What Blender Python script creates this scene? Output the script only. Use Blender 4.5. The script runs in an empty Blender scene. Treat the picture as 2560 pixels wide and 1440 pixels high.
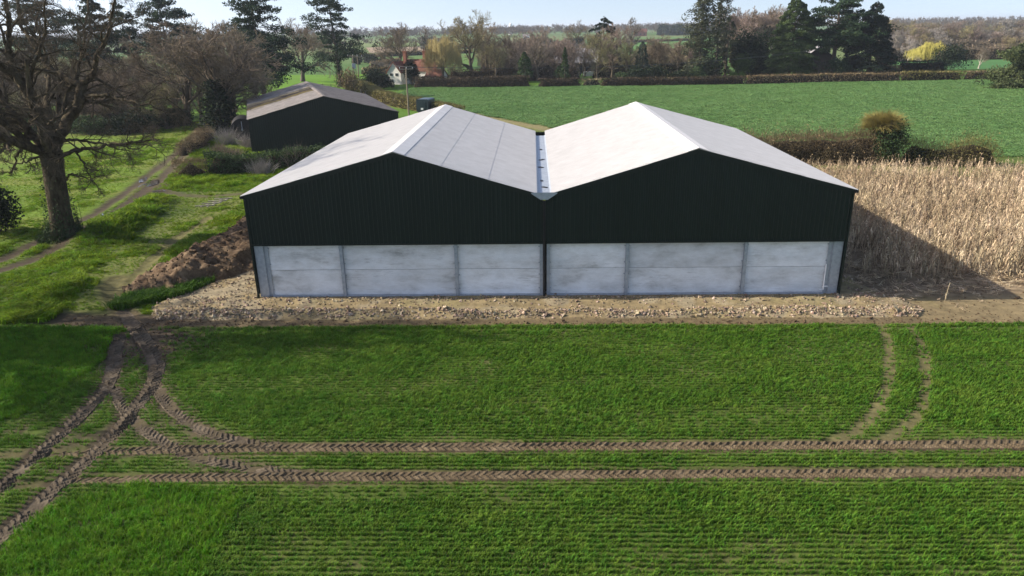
import bpy, math
import numpy as np
from mathutils import Matrix, Vector
S = bpy.context.scene
COL = S.collection
R = math.radians
# ------------------------------------------------------------------ camera
H = 15.0
F, PITCH, YAW, ROLL = 1790.02, 0.34970, -0.03360, -0.01780
_cy, _sy, _cp, _sp = math.cos(YAW), math.sin(YAW), math.cos(PITCH), math.sin(PITCH)
FW = np.array([_sy*_cp, _cy*_cp, -_sp]); _r0 = np.array([_cy, -_sy, 0.0]); _u0 = np.cross(_r0, FW)
RT = math.cos(ROLL)*_r0 + math.sin(ROLL)*_u0
UP = -math.sin(ROLL)*_r0 + math.cos(ROLL)*_u0
cd = bpy.data.cameras.new('camera'); cam = bpy.data.objects.new('camera', cd); COL.objects.link(cam)
cd.sensor_width = 36.0; cd.lens = 36.0*F/2560.0; cd.clip_end = 60000; cd.clip_start = 0.5
mw = Matrix.Identity(4)
for i in range(3):
    mw[i][0], mw[i][1], mw[i][2] = RT[i], UP[i], -FW[i]
mw[2][3] = H
cam.matrix_world = mw
S.camera = cam
# ------------------------------------------------------------------ light
SUN_EL = R(32.2); SUN_AZ = math.atan2(-0.9985, 0.055)      # azimuth clockwise from +Y
SDIR = Vector((math.sin(SUN_AZ)*math.cos(SUN_EL), math.cos(SUN_AZ)*math.cos(SUN_EL), math.sin(SUN_EL)))
w = bpy.data.worlds.new('World'); S.world = w; w.use_nodes = True
nt = w.node_tree; bg = nt.nodes['Background']
sky = nt.nodes.new('ShaderNodeTexSky'); sky.sky_type = 'NISHITA'; sky.sun_disc = False
sky.sun_elevation = SUN_EL; sky.sun_rotation = SUN_AZ; sky.air_density = 1.0; sky.dust_density = 1.2; sky.ozone_density = 1.2
tcw = nt.nodes.new('ShaderNodeTexCoord'); mpw = nt.nodes.new('ShaderNodeVectorMath'); mpw.operation = 'MULTIPLY_ADD'
mpw.inputs[1].default_value = (1, 1, .86); mpw.inputs[2].default_value = (0, 0, .13); nt.links.new(tcw.outputs['Generated'], mpw.inputs[0]); nt.links.new(mpw.outputs[0], sky.inputs[0])
spw = nt.nodes.new('ShaderNodeSeparateXYZ'); nt.links.new(tcw.outputs['Generated'], spw.inputs[0])
mrw = nt.nodes.new('ShaderNodeMapRange'); mrw.inputs[1].default_value = 0.0; mrw.inputs[2].default_value = 0.4; mrw.inputs[3].default_value = .88; mrw.inputs[4].default_value = 1.05
nt.links.new(spw.outputs[2], mrw.inputs[0]); scw = nt.nodes.new('ShaderNodeVectorMath'); scw.operation = 'SCALE'; nt.links.new(sky.outputs[0], scw.inputs[0]); nt.links.new(mrw.outputs[0], scw.inputs['Scale'])
tiw = nt.nodes.new('ShaderNodeVectorMath'); tiw.operation = 'MULTIPLY'; tiw.inputs[1].default_value = (1.13, .985, .93); nt.links.new(scw.outputs[0], tiw.inputs[0])
nt.links.new(tiw.outputs[0], bg.inputs[0]); bg.inputs[1].default_value = 0.120
ld = bpy.data.lights.new('sun', 'SUN'); ld.energy = 4.1; ld.angle = R(0.5); ld.color = (1.0, 0.915, 0.79)
sun = bpy.data.objects.new('sun', ld); COL.objects.link(sun)
sun.rotation_euler = SDIR.to_track_quat('Z', 'Y').to_euler(); sun.location = (-60, 10, 60)
S.view_settings.view_transform = 'Standard'; S.view_settings.look = 'None'
S.view_settings.exposure = 1.08; S.view_settings.gamma = 1.0; S.view_settings.use_curve_mapping = False
S.cycles.max_bounces = 5; S.cycles.diffuse_bounces = 3; S.cycles.glossy_bounces = 2
S.cycles.transmission_bounces = 2; S.cycles.transparent_max_bounces = 4; S.cycles.volume_bounces = 0
S.cycles.use_adaptive_sampling = True; S.cycles.adaptive_threshold = 0.01

# ------------------------------------------------------------------ helpers
def ray(px, py): return FW + RT*(px-1280)/F - UP*(py-720)/F
def at(px, py, z=0.0):
    d = ray(px, py); t = (z-H)/d[2]; p = d*t; return np.array([p[0], p[1], p[2]+H])
def atY(px, py, Y):
    d = ray(px, py); p = d*(Y/d[1]); return np.array([p[0], p[1], p[2]+H])
def colY(px, Y):
    lo, hi = 100, 3000
    for _ in range(40):
        m = (lo+hi)/2
        d = ray(px, m)
        if d[2] < -1e-6 and at(px, m)[1] < Y: hi = m
        else: lo = m
    p = atY(px, hi, Y); return float(p[0])
def topz(px, py, Y): return float(atY(px, py, Y)[2])

def _hash(ix, iy, seed):
    h = (ix.astype(np.int64)*374761393 + iy.astype(np.int64)*668265263 + seed*982451653) & 0xffffffff
    h = ((h ^ (h >> 13))*1274126177) & 0xffffffff
    return ((h ^ (h >> 16)) & 0xffffff)/float(0xffffff)
def vn(x, y, s, seed=0):
    x = np.asarray(x, float)/s; y = np.asarray(y, float)/s
    ix = np.floor(x); iy = np.floor(y); fx = x-ix; fy = y-iy
    fx = fx*fx*(3-2*fx); fy = fy*fy*(3-2*fy)
    a = _hash(ix, iy, seed); b = _hash(ix+1, iy, seed); c = _hash(ix, iy+1, seed); d = _hash(ix+1, iy+1, seed)
    return (a*(1-fx)+b*fx)*(1-fy)+(c*(1-fx)+d*fx)*fy
def fbm(x, y, s, seed=0, o=4):
    v = 0; a = .5; t = 0
    for k in range(o):
        v = v + a*vn(x, y, s/(2**k), seed+k*17); t += a; a *= .5
    return v/t
def sm(a, b, x): t = np.clip((np.asarray(x, float)-a)/(b-a), 0, 1); return t*t*(3-2*t)
def pdist(x, y, pts):
    """distance to a polyline"""
    x = np.asarray(x, float); y = np.asarray(y, float); d = np.full(x.shape, 1e9)
    for (x0, y0), (x1, y1) in zip(pts[:-1], pts[1:]):
        dx, dy = x1-x0, y1-y0; L = dx*dx+dy*dy+1e-9
        t = np.clip(((x-x0)*dx+(y-y0)*dy)/L, 0, 1)
        d = np.minimum(d, np.hypot(x-x0-t*dx, y-y0-t*dy))
    return d
def inpoly(x, y, poly):
    x = np.asarray(x, float); y = np.asarray(y, float); r = np.zeros(x.shape, bool); n = len(poly)
    for i in range(n):
        x0, y0 = poly[i]; x1, y1 = poly[(i+1) % n]
        c = ((y0 > y) != (y1 > y)) & (x < (x1-x0)*(y-y0)/(y1-y0+1e-12)+x0)
        r ^= c
    return r
def P2(pxs, z=0): return [tuple(at(a, b, z)[:2]) for a, b in pxs]
def smooth(pts, n=3):
    pts = [np.array(p, float) for p in pts]
    for _ in range(n):
        q = [pts[0]]
        for a, b in zip(pts[:-1], pts[1:]): q += [a*.75+b*.25, a*.25+b*.75]
        q.append(pts[-1]); pts = q
    return pts

class MB:
    def __init__(s): s.v = []; s.f = []; s.n = 0; s.mi = []
    def add(s, V, Fc, mi=0):
        V = np.asarray(V, float).reshape(-1, 3); Fc = np.asarray(Fc, np.int64)
        s.v.append(V); s.f.append(Fc+s.n); s.n += len(V); s.mi.append((mi, len(Fc)))
    def box(s, c, d, rz=0.0, mi=0):
        x, y, z = [k/2 for k in d]
        V = np.array([[-x,-y,-z],[x,-y,-z],[x,y,-z],[-x,y,-z],[-x,-y,z],[x,-y,z],[x,y,z],[-x,y,z]])
        if rz: c_, s_ = math.cos(rz), math.sin(rz); V = V@np.array([[c_, s_, 0], [-s_, c_, 0], [0, 0, 1]])
        s.add(V+np.asarray(c, float), [[0,3,2,1],[4,5,6,7],[0,1,5,4],[1,2,6,5],[2,3,7,6],[3,0,4,7]], mi)
    def beam(s, a, b, w, h, up=(0, 0, 1), mi=0):
        a = np.asarray(a, float); b = np.asarray(b, float); d = b-a; d /= np.linalg.norm(d)
        u = np.asarray(up, float); sx = np.cross(d, u); sx /= np.linalg.norm(sx)+1e-9; u = np.cross(sx, d)
        o = [(-1,-1),(1,-1),(1,1),(-1,1)]
        V = [p+sx*w/2*i+u*h/2*j for p in (a, b) for i, j in o]
        s.add(V, [[0,1,2,3],[7,6,5,4],[0,4,5,1],[1,5,6,2],[2,6,7,3],[3,7,4,0]], mi)
    def tube(s, pts, rad, k=6, mi=0, cap=False):
        pts = np.asarray(pts, float); n = len(pts); rad = np.broadcast_to(np.asarray(rad, float), (n,))
        d = np.gradient(pts, axis=0); d /= np.linalg.norm(d, axis=1)[:, None]+1e-9
        ref = np.where(np.abs(d[:, 2:3]) > .9, np.array([[1., 0, 0]]), np.array([[0, 0, 1.]]))
        if n > 1: ref = np.repeat(ref[:1], n, 0) if abs(d[0, 2]) < .97 else np.repeat(np.array([[1., .13, 0]]), n, 0)
        sx = np.cross(d, ref); sx /= np.linalg.norm(sx, axis=1)[:, None]+1e-9; u = np.cross(sx, d)
        a = np.arange(k)*2*math.pi/k
        V = pts[:, None]+rad[:, None, None]*(np.cos(a)[None, :, None]*sx[:, None]+np.sin(a)[None, :, None]*u[:, None])
        i = np.arange(n-1)[:, None]*k; j = np.arange(k)[None]; j2 = (j+1) % k
        Fc = np.stack([i+j, i+j2, i+k+j2, i+k+j], -1).reshape(-1, 4)
        s.add(V.reshape(-1, 3), Fc, mi)
        if cap:
            for q in (0, n-1):
                c = pts[q]; ring = V[q]; m = s.n
                s.add(np.vstack([ring, c]), [[t, (t+1) % k, k] if q else [(t+1) % k, t, k] for t in range(k)], mi)
    def grid(s, Pm, mi=0):
        n, m = Pm.shape[:2]; i = np.arange(n-1)[:, None]*m; j = np.arange(m-1)[None]
        s.add(Pm.reshape(-1, 3), np.stack([i+j, i+j+1, i+m+j+1, i+m+j], -1).reshape(-1, 4), mi)
    def cards(s, C, size, rng, aspect=.6, nrm=None, spread=1.0, mi=0, tri=False):
        C = np.asarray(C, float); n = len(C); size = np.broadcast_to(np.asarray(size, float), (n,))
        N = rng.normal(size=(n, 3))
        if nrm is not None: N = N*spread+nrm
        N /= np.linalg.norm(N, axis=1)[:, None]+1e-9
        T = np.cross(N, rng.normal(size=(n, 3))); T /= np.linalg.norm(T, axis=1)[:, None]+1e-9
        B = np.cross(N, T); a = size[:, None]
        if tri:
            V = np.stack([C-T*a*.5-B*a*aspect*.5, C-T*a*.5+B*a*aspect*.5, C+T*a*.6], 1).reshape(-1, 3)
            s.add(V, np.arange(n*3).reshape(-1, 3), mi)
        else:
            V = np.stack([C-T*a*.5, C-B*a*aspect*.5, C+T*a*.5, C+B*a*aspect*.5], 1).reshape(-1, 3)
            s.add(V, np.arange(n*4).reshape(-1, 4), mi)
    def sticks(s, A, B, w, mi=0):
        """thin flat-sided twigs from A to B (three-sided needles)"""
        A = np.asarray(A, float); B = np.asarray(B, float); n = len(A); w = np.broadcast_to(np.asarray(w, float), (n,))[:, None]
        d = B-A; d /= np.linalg.norm(d, axis=1)[:, None]+1e-9
        r = np.where(np.abs(d[:, 2:3]) > .9, np.array([[1., 0, 0]]), np.array([[0, 0, 1.]]))
        x = np.cross(d, r); x /= np.linalg.norm(x, axis=1)[:, None]+1e-9; y = np.cross(d, x)
        V = np.stack([A+x*w, A-x*w*.5+y*w*.87, A-x*w*.5-y*w*.87, B], 1).reshape(-1, 3)
        q = np.arange(n)[:, None]*4
        s.add(V, np.concatenate([q+[0, 1, 3], q+[1, 2, 3], q+[2, 0, 3]]), mi)
    def mesh(s, name, mats, smooth=False):
        me = bpy.data.meshes.new(name); V = np.concatenate(s.v) if s.v else np.zeros((0, 3))
        me.vertices.add(len(V)); me.vertices.foreach_set('co', V.ravel().astype(np.float32))
        loops = np.concatenate([f.ravel() for f in s.f]); tot = np.concatenate([np.full(len(f), f.shape[1]) for f in s.f])
        st = np.concatenate([[0], np.cumsum(tot)[:-1]])
        me.loops.add(len(loops)); me.loops.foreach_set('vertex_index', loops.astype(np.int32))
        me.polygons.add(len(tot)); me.polygons.foreach_set('loop_start', st.astype(np.int32))
        mi = np.concatenate([np.full(n, m) for m, n in s.mi])
        if not isinstance(mats, (list, tuple)): mats = [mats]
        for m in mats: me.materials.append(m)
        me.polygons.foreach_set('material_index', mi.astype(np.int32))
        me.polygons.foreach_set('use_smooth', np.full(len(tot), smooth))
        me.update(calc_edges=True); me.validate()
        return me
    def obj(s, name, mats, parent=None, smooth=False, loc=None):
        o = bpy.data.objects.new(name, s.mesh(name, mats, smooth)); COL.objects.link(o)
        if parent is not None: o.parent = parent
        if loc is not None: o.location = loc
        return o
def tag(o, label=None, cat=None, group=None, kind=None):
    if label: o['label'] = label
    if cat: o['category'] = cat
    if group: o['group'] = group
    if kind: o['kind'] = kind
    return o
def thing(name, label, cat, loc=(0, 0, 0), rz=0, group=None):
    o = bpy.data.objects.new(name, None); COL.objects.link(o); o.location = loc; o.rotation_euler = (0, 0, rz)
    o.empty_display_size = .3
    return tag(o, label, cat, group)
def dup(root, loc, rz=0, sc=(1, 1, 1), label=None, group=None, mats=None):
    r = root.copy(); COL.objects.link(r); r.location = loc; r.rotation_euler = (0, 0, rz); r.scale = sc
    if label: r['label'] = label
    if group: r['group'] = group
    for ch in list(root.children):
        c = ch.copy(); COL.objects.link(c); c.parent = r
        for g in ch.children:
            d = g.copy(); COL.objects.link(d); d.parent = c
        if mats and ch.name.split('.')[0] in mats:
            c.material_slots[0].link = 'OBJECT'; c.material_slots[0].material = mats[ch.name.split('.')[0]]
    return r

# ------------------------------------------------------------------ materials
def M(name, cols, scale=1.0, rough=.9, bump=0.0, bscale=None, stretch=None, detail=5, rnd=0.0, hue=0.0, spec=.3, metal=0.0, attr=None, world=False, lo=.3, hi=.7, trans=0.0, scale2=None, amt2=.35):
    m = bpy.data.materials.new(name); m.use_nodes = True; t = m.node_tree; N = t.nodes; L = t.links
    b = N['Principled BSDF']; b.inputs['Roughness'].default_value = rough; b.inputs['Metallic'].default_value = metal
    b.inputs['Specular IOR Level'].default_value = spec
    if world: vec = N.new('ShaderNodeNewGeometry').outputs['Position']
    else: vec = N.new('ShaderNodeTexCoord').outputs['Object']
    if stretch:
        mp = N.new('ShaderNodeMapping'); mp.inputs['Scale'].default_value = stretch; L.new(vec, mp.inputs[0]); v2 = mp.outputs[0]
    else: v2 = vec
    no = N.new('ShaderNodeTexNoise'); no.inputs['Scale'].default_value = scale; no.inputs['Detail'].default_value = detail
    no.inputs['Roughness'].default_value = .65; L.new(v2, no.inputs['Vector'])
    rp = N.new('ShaderNodeValToRGB'); e = rp.color_ramp.elements
    k = len(cols)
    while len(e) < k: e.new(.5)
    for i, c in enumerate(cols):
        e[i].position = lo+(hi-lo)*i/max(1, k-1); e[i].color = (*c, 1)
    L.new(no.outputs['Fac'], rp.inputs[0]); c = rp.outputs[0]
    if attr:
        a = N.new('ShaderNodeAttribute'); a.attribute_name = attr
        mx = N.new('ShaderNodeMix'); mx.data_type = 'RGBA'; mx.blend_type = 'MULTIPLY'; mx.inputs[0].default_value = 1
        L.new(a.outputs['Color'], mx.inputs[6]); L.new(c, mx.inputs[7]); c = mx.outputs[2]
    if scale2:
        n3 = N.new('ShaderNodeTexNoise'); n3.inputs['Scale'].default_value = scale2; n3.inputs['Detail'].default_value = 4; L.new(vec, n3.inputs['Vector'])
        mr = N.new('ShaderNodeMapRange'); mr.inputs[1].default_value = .3; mr.inputs[2].default_value = .7; mr.inputs[3].default_value = 1-amt2; mr.inputs[4].default_value = 1+amt2
        L.new(n3.outputs['Fac'], mr.inputs[0]); mx = N.new('ShaderNodeVectorMath'); mx.operation = 'SCALE'
        L.new(c, mx.inputs[0]); L.new(mr.outputs[0], mx.inputs['Scale']); c = mx.outputs[0]
    if rnd or hue:
        oi = N.new('ShaderNodeObjectInfo'); hs = N.new('ShaderNodeHueSaturation')
        mr = N.new('ShaderNodeMapRange'); mr.inputs[3].default_value = 1-rnd; mr.inputs[4].default_value = 1+rnd
        L.new(oi.outputs['Random'], mr.inputs[0]); L.new(mr.outputs[0], hs.inputs['Value'])
        mh = N.new('ShaderNodeMath'); mh.operation = 'MULTIPLY'; mh.inputs[1].default_value = 7.31; L.new(oi.outputs['Random'], mh.inputs[0])
        fr = N.new('ShaderNodeMath'); fr.operation = 'FRACT'; L.new(mh.outputs[0], fr.inputs[0])
        mr2 = N.new('ShaderNodeMapRange'); mr2.inputs[3].default_value = .5-hue; mr2.inputs[4].default_value = .5+hue
        L.new(fr.outputs[0], mr2.inputs[0]); L.new(mr2.outputs[0], hs.inputs['Hue']); L.new(c, hs.inputs['Color']); c = hs.outputs[0]
    L.new(c, b.inputs['Base Color'])
    if bump:
        n2 = N.new('ShaderNodeTexNoise'); n2.inputs['Scale'].default_value = bscale or scale*4; n2.inputs['Detail'].default_value = 4
        L.new(v2, n2.inputs['Vector']); bp = N.new('ShaderNodeBump'); bp.inputs['Strength'].default_value = min(1, bump); bp.inputs['Distance'].default_value = .05
        L.new(n2.outputs['Fac'], bp.inputs['Height']); L.new(bp.outputs[0], b.inputs['Normal'])
    if trans:
        td = N.new('ShaderNodeBsdfTranslucent'); L.new(c, td.inputs[0]); ms = N.new('ShaderNodeMixShader'); ms.inputs[0].default_value = trans
        L.new(b.outputs[0], ms.inputs[1]); L.new(td.outputs[0], ms.inputs[2]); L.new(ms.outputs[0], N['Material Output'].inputs[0])
    return m
m_ground = M('ground_mat', [(.62,.62,.62), (1.0,1.0,1.0), (1.38,1.36,1.3)], scale=1.7, rough=1, bump=.6, bscale=5, attr='Col', world=True, detail=9, spec=.1, scale2=.11, amt2=.16)
m_wheat = M('wheat_leaf', [(.060,.142,.014), (.084,.175,.019), (.122,.212,.028)], scale=.35, rough=.55, world=True, rnd=.3, hue=.02, trans=.3, spec=.06, scale2=2.2, amt2=.25)
m_lush = M('lush_wheat_leaf', [(.068,.175,.008), (.090,.208,.012), (.120,.238,.017)], scale=.5, rough=.55, world=True, rnd=.28, hue=.018, trans=.3, spec=.06, scale2=2.2, amt2=.25)
m_verge = M('verge_grass_blade', [(.088,.168,.007), (.130,.218,.010), (.180,.252,.018)], scale=.22, rough=.6, world=True, rnd=.35, hue=.025, trans=.3, spec=.06, scale2=1.5, amt2=.3)
m_rape = M('rape_leaf', [(.115,.218,.064), (.135,.244,.076), (.156,.268,.090)], scale=.06, rough=.5, world=True, rnd=.14, hue=.015, trans=.2, spec=.06, scale2=.35, amt2=.12)
m_weed = M('weed_leaf', [(.040,.100,.012), (.085,.160,.020)], scale=1.2, rough=.6, world=True, rnd=.3, trans=.3, spec=.06)
m_maize = M('dead_maize', [(.26,.195,.118), (.41,.320,.205), (.56,.460,.320)], scale=.35, rough=.85, world=True, rnd=.35, hue=.012, trans=.10, spec=.2, scale2=1.4, amt2=.25)
m_stone = M('rubble_stone', [(.12,.088,.058), (.24,.180,.115), (.50,.42,.33)], scale=6, rough=.95, world=True, rnd=.5, hue=.03, spec=.2)
m_soil = M('spoil_soil', [(.050,.031,.019), (.115,.078,.047), (.200,.145,.088)], scale=1.6, rough=1, bump=1.0, bscale=7, detail=9, spec=.1)
m_tread = M('tread_soil', [(.062,.046,.027), (.098,.074,.044), (.165,.128,.080)], scale=2.2, rough=1, bump=.5, bscale=14, world=True, detail=8, spec=.15)
m_mudt = M('mud_tread_soil', [(.045, .034, .022), (.074, .057, .037), (.140, .111, .076)], scale=1.3, rough=.9, bump=.6, bscale=12, world=True, detail=8, spec=.2)
m_clad = M('green_cladding', [(.0050,.0115,.0085), (.0085,.0165,.0125)], scale=1.0, stretch=(1.1, 1.1, .06), rough=.42, spec=.35)
m_trim = M('green_trim', [(.0075,.0130,.0110), (.0095,.0155,.0130)], scale=2, rough=.4, spec=.35)
m_roof = M('fibre_cement_new', [(.53,.515,.495), (.575,.562,.541), (.62,.606,.585)], scale=1.1, rough=.85, bump=.1, bscale=60, spec=.25, detail=8)
m_roof.node_tree.nodes['Principled BSDF'].inputs['Diffuse Roughness'].default_value = .85
m_roof2 = M('fibre_cement_aged', [(.135,.118,.106), (.195,.172,.155), (.26,.232,.21)], scale=.8, rough=.95, bump=.4, bscale=20, detail=9, spec=.15)
m_galv = M('galvanised_steel', [(.27,.30,.34), (.35,.385,.425), (.42,.455,.49)], scale=5, rough=.45, metal=.35, spec=.5, detail=7)
m_bark = M('oak_bark', [(.024,.019,.012), (.062,.050,.032), (.115,.096,.058)], scale=3.2, rough=1, bump=1.0, bscale=9, stretch=(1, 1, .35), spec=.1)
m_bark2 = M('tree_bark', [(.060,.048,.034), (.130,.105,.076)], scale=1.2, rough=1, bump=.6, spec=.1)
m_pale = M('pale_bark', [(.25,.22,.18), (.42,.38,.32)], scale=1.2, rough=1, spec=.1)
m_pbark = M('pine_bark', [(.080,.066,.056), (.150,.125,.105)], scale=1.2, rough=1, bump=.6, spec=.1)
def twigm(n, a, b): return M(n, [a, b], scale=.25, rough=.95, rnd=.12, hue=.012, spec=.1, world=True)
m_twig = twigm('oak_twig', (.062,.050,.036), (.105,.086,.060))
m_twb = twigm('brown_twig', (.165,.128,.090), (.245,.195,.140))
m_twp = twigm('pink_twig', (.215,.165,.135), (.310,.245,.200))
m_two = twigm('olive_twig', (.195,.170,.090), (.285,.250,.135))
m_twg = twigm('grey_twig', (.200,.180,.155), (.330,.300,.270))
m_twd = twigm('dark_twig', (.095,.073,.050), (.150,.118,.082))
m_willow = twigm('willow_twig', (.27,.245,.06), (.40,.365,.10))
m_willow2 = twigm('willow_twig_dull', (.27,.225,.09), (.37,.315,.14))
def leafm(n, a, b, c, sc=.35, tr=.15): return M(n, [a, b, c], scale=sc, rough=.75, rnd=.1, spec=.08, trans=tr, world=True)
m_pine = leafm('pine_needles', (.016,.030,.018), (.026,.046,.026), (.045,.070,.036))
m_cypr = leafm('cypress_foliage', (.030,.050,.018), (.050,.078,.026), (.085,.120,.040))
m_cypd = leafm('dark_cypress_foliage', (.010,.018,.012), (.016,.028,.016), (.026,.042,.022))
m_seq = leafm('sparse_evergreen_foliage', (.045,.053,.030), (.070,.080,.046), (.105,.112,.064))
m_ced = leafm('cedar_foliage', (.020,.040,.022), (.034,.062,.030), (.060,.095,.042))
m_ivy = leafm('ivy_leaf', (.024,.044,.016), (.042,.070,.026), (.080,.110,.050), sc=1.2)
m_dshrub = leafm('dark_shrub_leaf', (.012,.020,.012), (.022,.034,.018), (.036,.050,.026), sc=.8)
m_brightb = leafm('box_leaf', (.040,.085,.020), (.070,.125,.028), (.095,.150,.036), sc=.8)
m_hedgeb = M('hedge_twigs', [(.115,.082,.046), (.195,.145,.080), (.270,.215,.120)], scale=.5, rough=1, world=True, spec=.1)
m_hedged = M('dark_hedge_twigs', [(.040,.030,.020), (.075,.056,.036), (.115,.088,.056)], scale=.5, rough=1, world=True, spec=.1)
m_hedgeo = M('olive_hedge_twigs', [(.120,.110,.040), (.185,.165,.060), (.220,.180,.085)], scale=.4, rough=1, world=True, spec=.1)
m_core = M('hedge_core', [(.020,.016,.011), (.040,.031,.020)], scale=3, rough=1, spec=.05)
m_thorn = M('thorn_twigs', [(.23,.195,.060), (.33,.28,.095)], scale=.8, rough=.9, world=True, spec=.1)
m_wood = M('weathered_wood', [(.19,.155,.11), (.30,.25,.185)], scale=3, rough=.9, stretch=(8, 8, .6), spec=.15)
m_black = M('black_paint', [(.010,.010,.011), (.018,.018,.019)], scale=3, rough=.5)
m_white = M('white_paint', [(.72,.72,.70), (.80,.80,.78)], scale=2, rough=.6)
m_render = M('white_render', [(.68,.66,.60), (.78,.76,.70)], scale=1.2, rough=.9)
m_tile = M('red_clay_tile', [(.085,.032,.022), (.135,.054,.036), (.185,.085,.056)], scale=1.8, rough=.9, bump=.4, bscale=5)
m_brick = M('red_brick', [(.17,.065,.042), (.26,.115,.075)], scale=2.5, rough=.95)
m_slate = M('grey_roofing', [(.26,.25,.26), (.36,.35,.35)], scale=1.0, rough=.9)
m_glass = M('dark_glass', [(.015,.018,.022), (.03,.034,.04)], scale=1, rough=.1, spec=.6)
m_teal = M('teal_paint', [(.020,.036,.042), (.034,.054,.062)], scale=2, rough=.35, spec=.5)
m_rubber = M('tyre_rubber', [(.015,.015,.015), (.03,.03,.03)], scale=5, rough=.85)
m_wire = M('power_wire', [(.06,.06,.06), (.09,.09,.09)], scale=1, rough=.6)
# puddle water
m_water = bpy.data.materials.new('puddle_water'); m_water.use_nodes = True
_b = m_water.node_tree.nodes['Principled BSDF']; _b.inputs['Base Color'].default_value = (.06,.05,.04,1); _b.inputs['Roughness'].default_value = .04; _b.inputs['Specular IOR Level'].default_value = 1.0
# concrete with streaks
def concrete():
    m = bpy.data.materials.new('cast_concrete'); m.use_nodes = True; t = m.node_tree; N = t.nodes; L = t.links; b = N['Principled BSDF']
    pos = N.new('ShaderNodeNewGeometry').outputs['Position']; oi = N.new('ShaderNodeObjectInfo'); ma = N.new('ShaderNodeVectorMath'); ma.operation = 'MULTIPLY_ADD'
    L.new(oi.outputs['Random'], ma.inputs[0]); ma.inputs[1].default_value = (57, 31, 83); L.new(pos, ma.inputs[2]); tc = ma.outputs[0]
    def noise(sc, st, det=6):
        mp = N.new('ShaderNodeMapping'); mp.inputs['Scale'].default_value = st; L.new(tc, mp.inputs[0])
        n = N.new('ShaderNodeTexNoise'); n.inputs['Scale'].default_value = sc; n.inputs['Detail'].default_value = det; n.inputs['Roughness'].default_value = .7; L.new(mp.outputs[0], n.inputs['Vector']); return n.outputs['Fac']
    def ramp(f, els):
        r = N.new('ShaderNodeValToRGB'); e = r.color_ramp.elements
        while len(e) < len(els): e.new(.5)
        for k, (p, c) in enumerate(els): e[k].position = p; e[k].color = (*c, 1)
        L.new(f, r.inputs[0]); return r.outputs[0]
    def mix(a, bb, f, mode='MIX'):
        x = N.new('ShaderNodeMix'); x.data_type = 'RGBA'; x.blend_type = mode
        if isinstance(f, float): x.inputs[0].default_value = f
        else: L.new(f, x.inputs[0])
        L.new(a, x.inputs[6]); L.new(bb, x.inputs[7]); return x.outputs[2]
    base = ramp(noise(.9, (.6, 1, 1.3), 9), [(.3, (.66,.685,.69)), (.5, (.77,.785,.785)), (.72, (.83,.84,.835))])
    damp = ramp(noise(1.1, (.45, 1, 1.1), 7), [(.40, (1, 1, 1)), (.56, (.84,.83,.81)), (.70, (.56,.55,.525))])
    streak = ramp(noise(1.6, (.6, 1, 6.5), 7), [(.55, (1, 1, 1)), (.62, (.66,.65,.635)), (.8, (.70,.69,.67))])
    gate = ramp(noise(.45, (.5, 1, 1.0), 3), [(.48, (0, 0, 0)), (.62, (.85, .85, .85))])
    c = mix(base, damp, 1.0, 'MULTIPLY')
    s2 = mix(c, streak, 1.0, 'MULTIPLY')
    c = mix(c, s2, gate)
    vr = N.new('ShaderNodeMapRange'); vr.inputs[3].default_value = .80; vr.inputs[4].default_value = 1.05; L.new(oi.outputs['Random'], vr.inputs[0]); vs = N.new('ShaderNodeVectorMath'); vs.operation = 'SCALE'; L.new(c, vs.inputs[0]); L.new(vr.outputs[0], vs.inputs['Scale']); c = vs.outputs[0]
    L.new(c, b.inputs['Base Color']); b.inputs['Roughness'].default_value = .75; b.inputs['Specular IOR Level'].default_value = .3
    return m
m_conc = concrete()

# ------------------------------------------------------------------ layout lines (world metres; ground z = 0)
T1 = P2([(-60, 1143), (250, 1128), (600, 1122), (1280, 1118), (1900, 1115), (2800, 1110)])
T2 = P2([(30, 1215), (260, 1197), (600, 1194), (1280, 1189), (1900, 1185), (2800, 1180)])
C1 = smooth(P2([(700, 1120), (600, 1108), (500, 1075), (430, 1030), (395, 985), (390, 930), (370, 880)]))
C2 = smooth(P2([(800, 1193), (660, 1178), (540, 1158), (430, 1120), (345, 1065), (300, 1020), (285, 970)]))
D1 = smooth(P2([(-90, 1290), (0, 1215), (100, 1130), (200, 1045), (262, 975), (285, 930), (285, 880), (300, 840)]))
D2 = smooth(P2([(-120, 1455), (0, 1345), (110, 1245), (205, 1160), (300, 1065), (350, 1005), (388, 945), (395, 905), (365, 860), (335, 822)]))
U1 = smooth(P2([(380, 870), (350, 830), (312, 790), (285, 755), (276, 725), (295, 700)]))
U2 = smooth(P2([(330, 822), (318, 790), (300, 760), (320, 720), (360, 670), (430, 600), (520, 545)]))
ARC1 = smooth(P2([(2205, 815), (2222, 860), (2226, 930), (2205, 1000), (2160, 1065), (2080, 1105)]))
ARC2 = smooth(P2([(2275, 815), (2305, 860), (2318, 930), (2312, 1000), (2280, 1060), (2200, 1105)]))
LA = smooth(P2([(497, 322), (462, 362), (410, 408), (355, 450), (300, 490), (235, 535), (170, 570), (110, 598), (40, 634), (-80, 690)]), 2)
LB = smooth(P2([(512, 326), (480, 366), (440, 408), (398, 452), (345, 490), (270, 545), (215, 585), (150, 618), (60, 660), (-60, 725)]), 2)
LC = P2([(400, 478), (450, 490), (520, 492), (600, 486)])
HEAP = smooth([(-23.5, 40.9), (-21.9, 44.5), (-20.7, 49.5), (-20.6, 55), (-21.2, 61), (-21.2, 67)], 2)
RUB = [(-16.8, 56), (-18.6, 48), (-20.6, 41.5), (-22.3, 37.9), (-21.2, 36.3), (-8, 36.15), (8, 36.2), (20.6, 36.2), (21.4, 37.3), (19.6, 41), (19.0, 47), (18.5, 60)]
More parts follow.
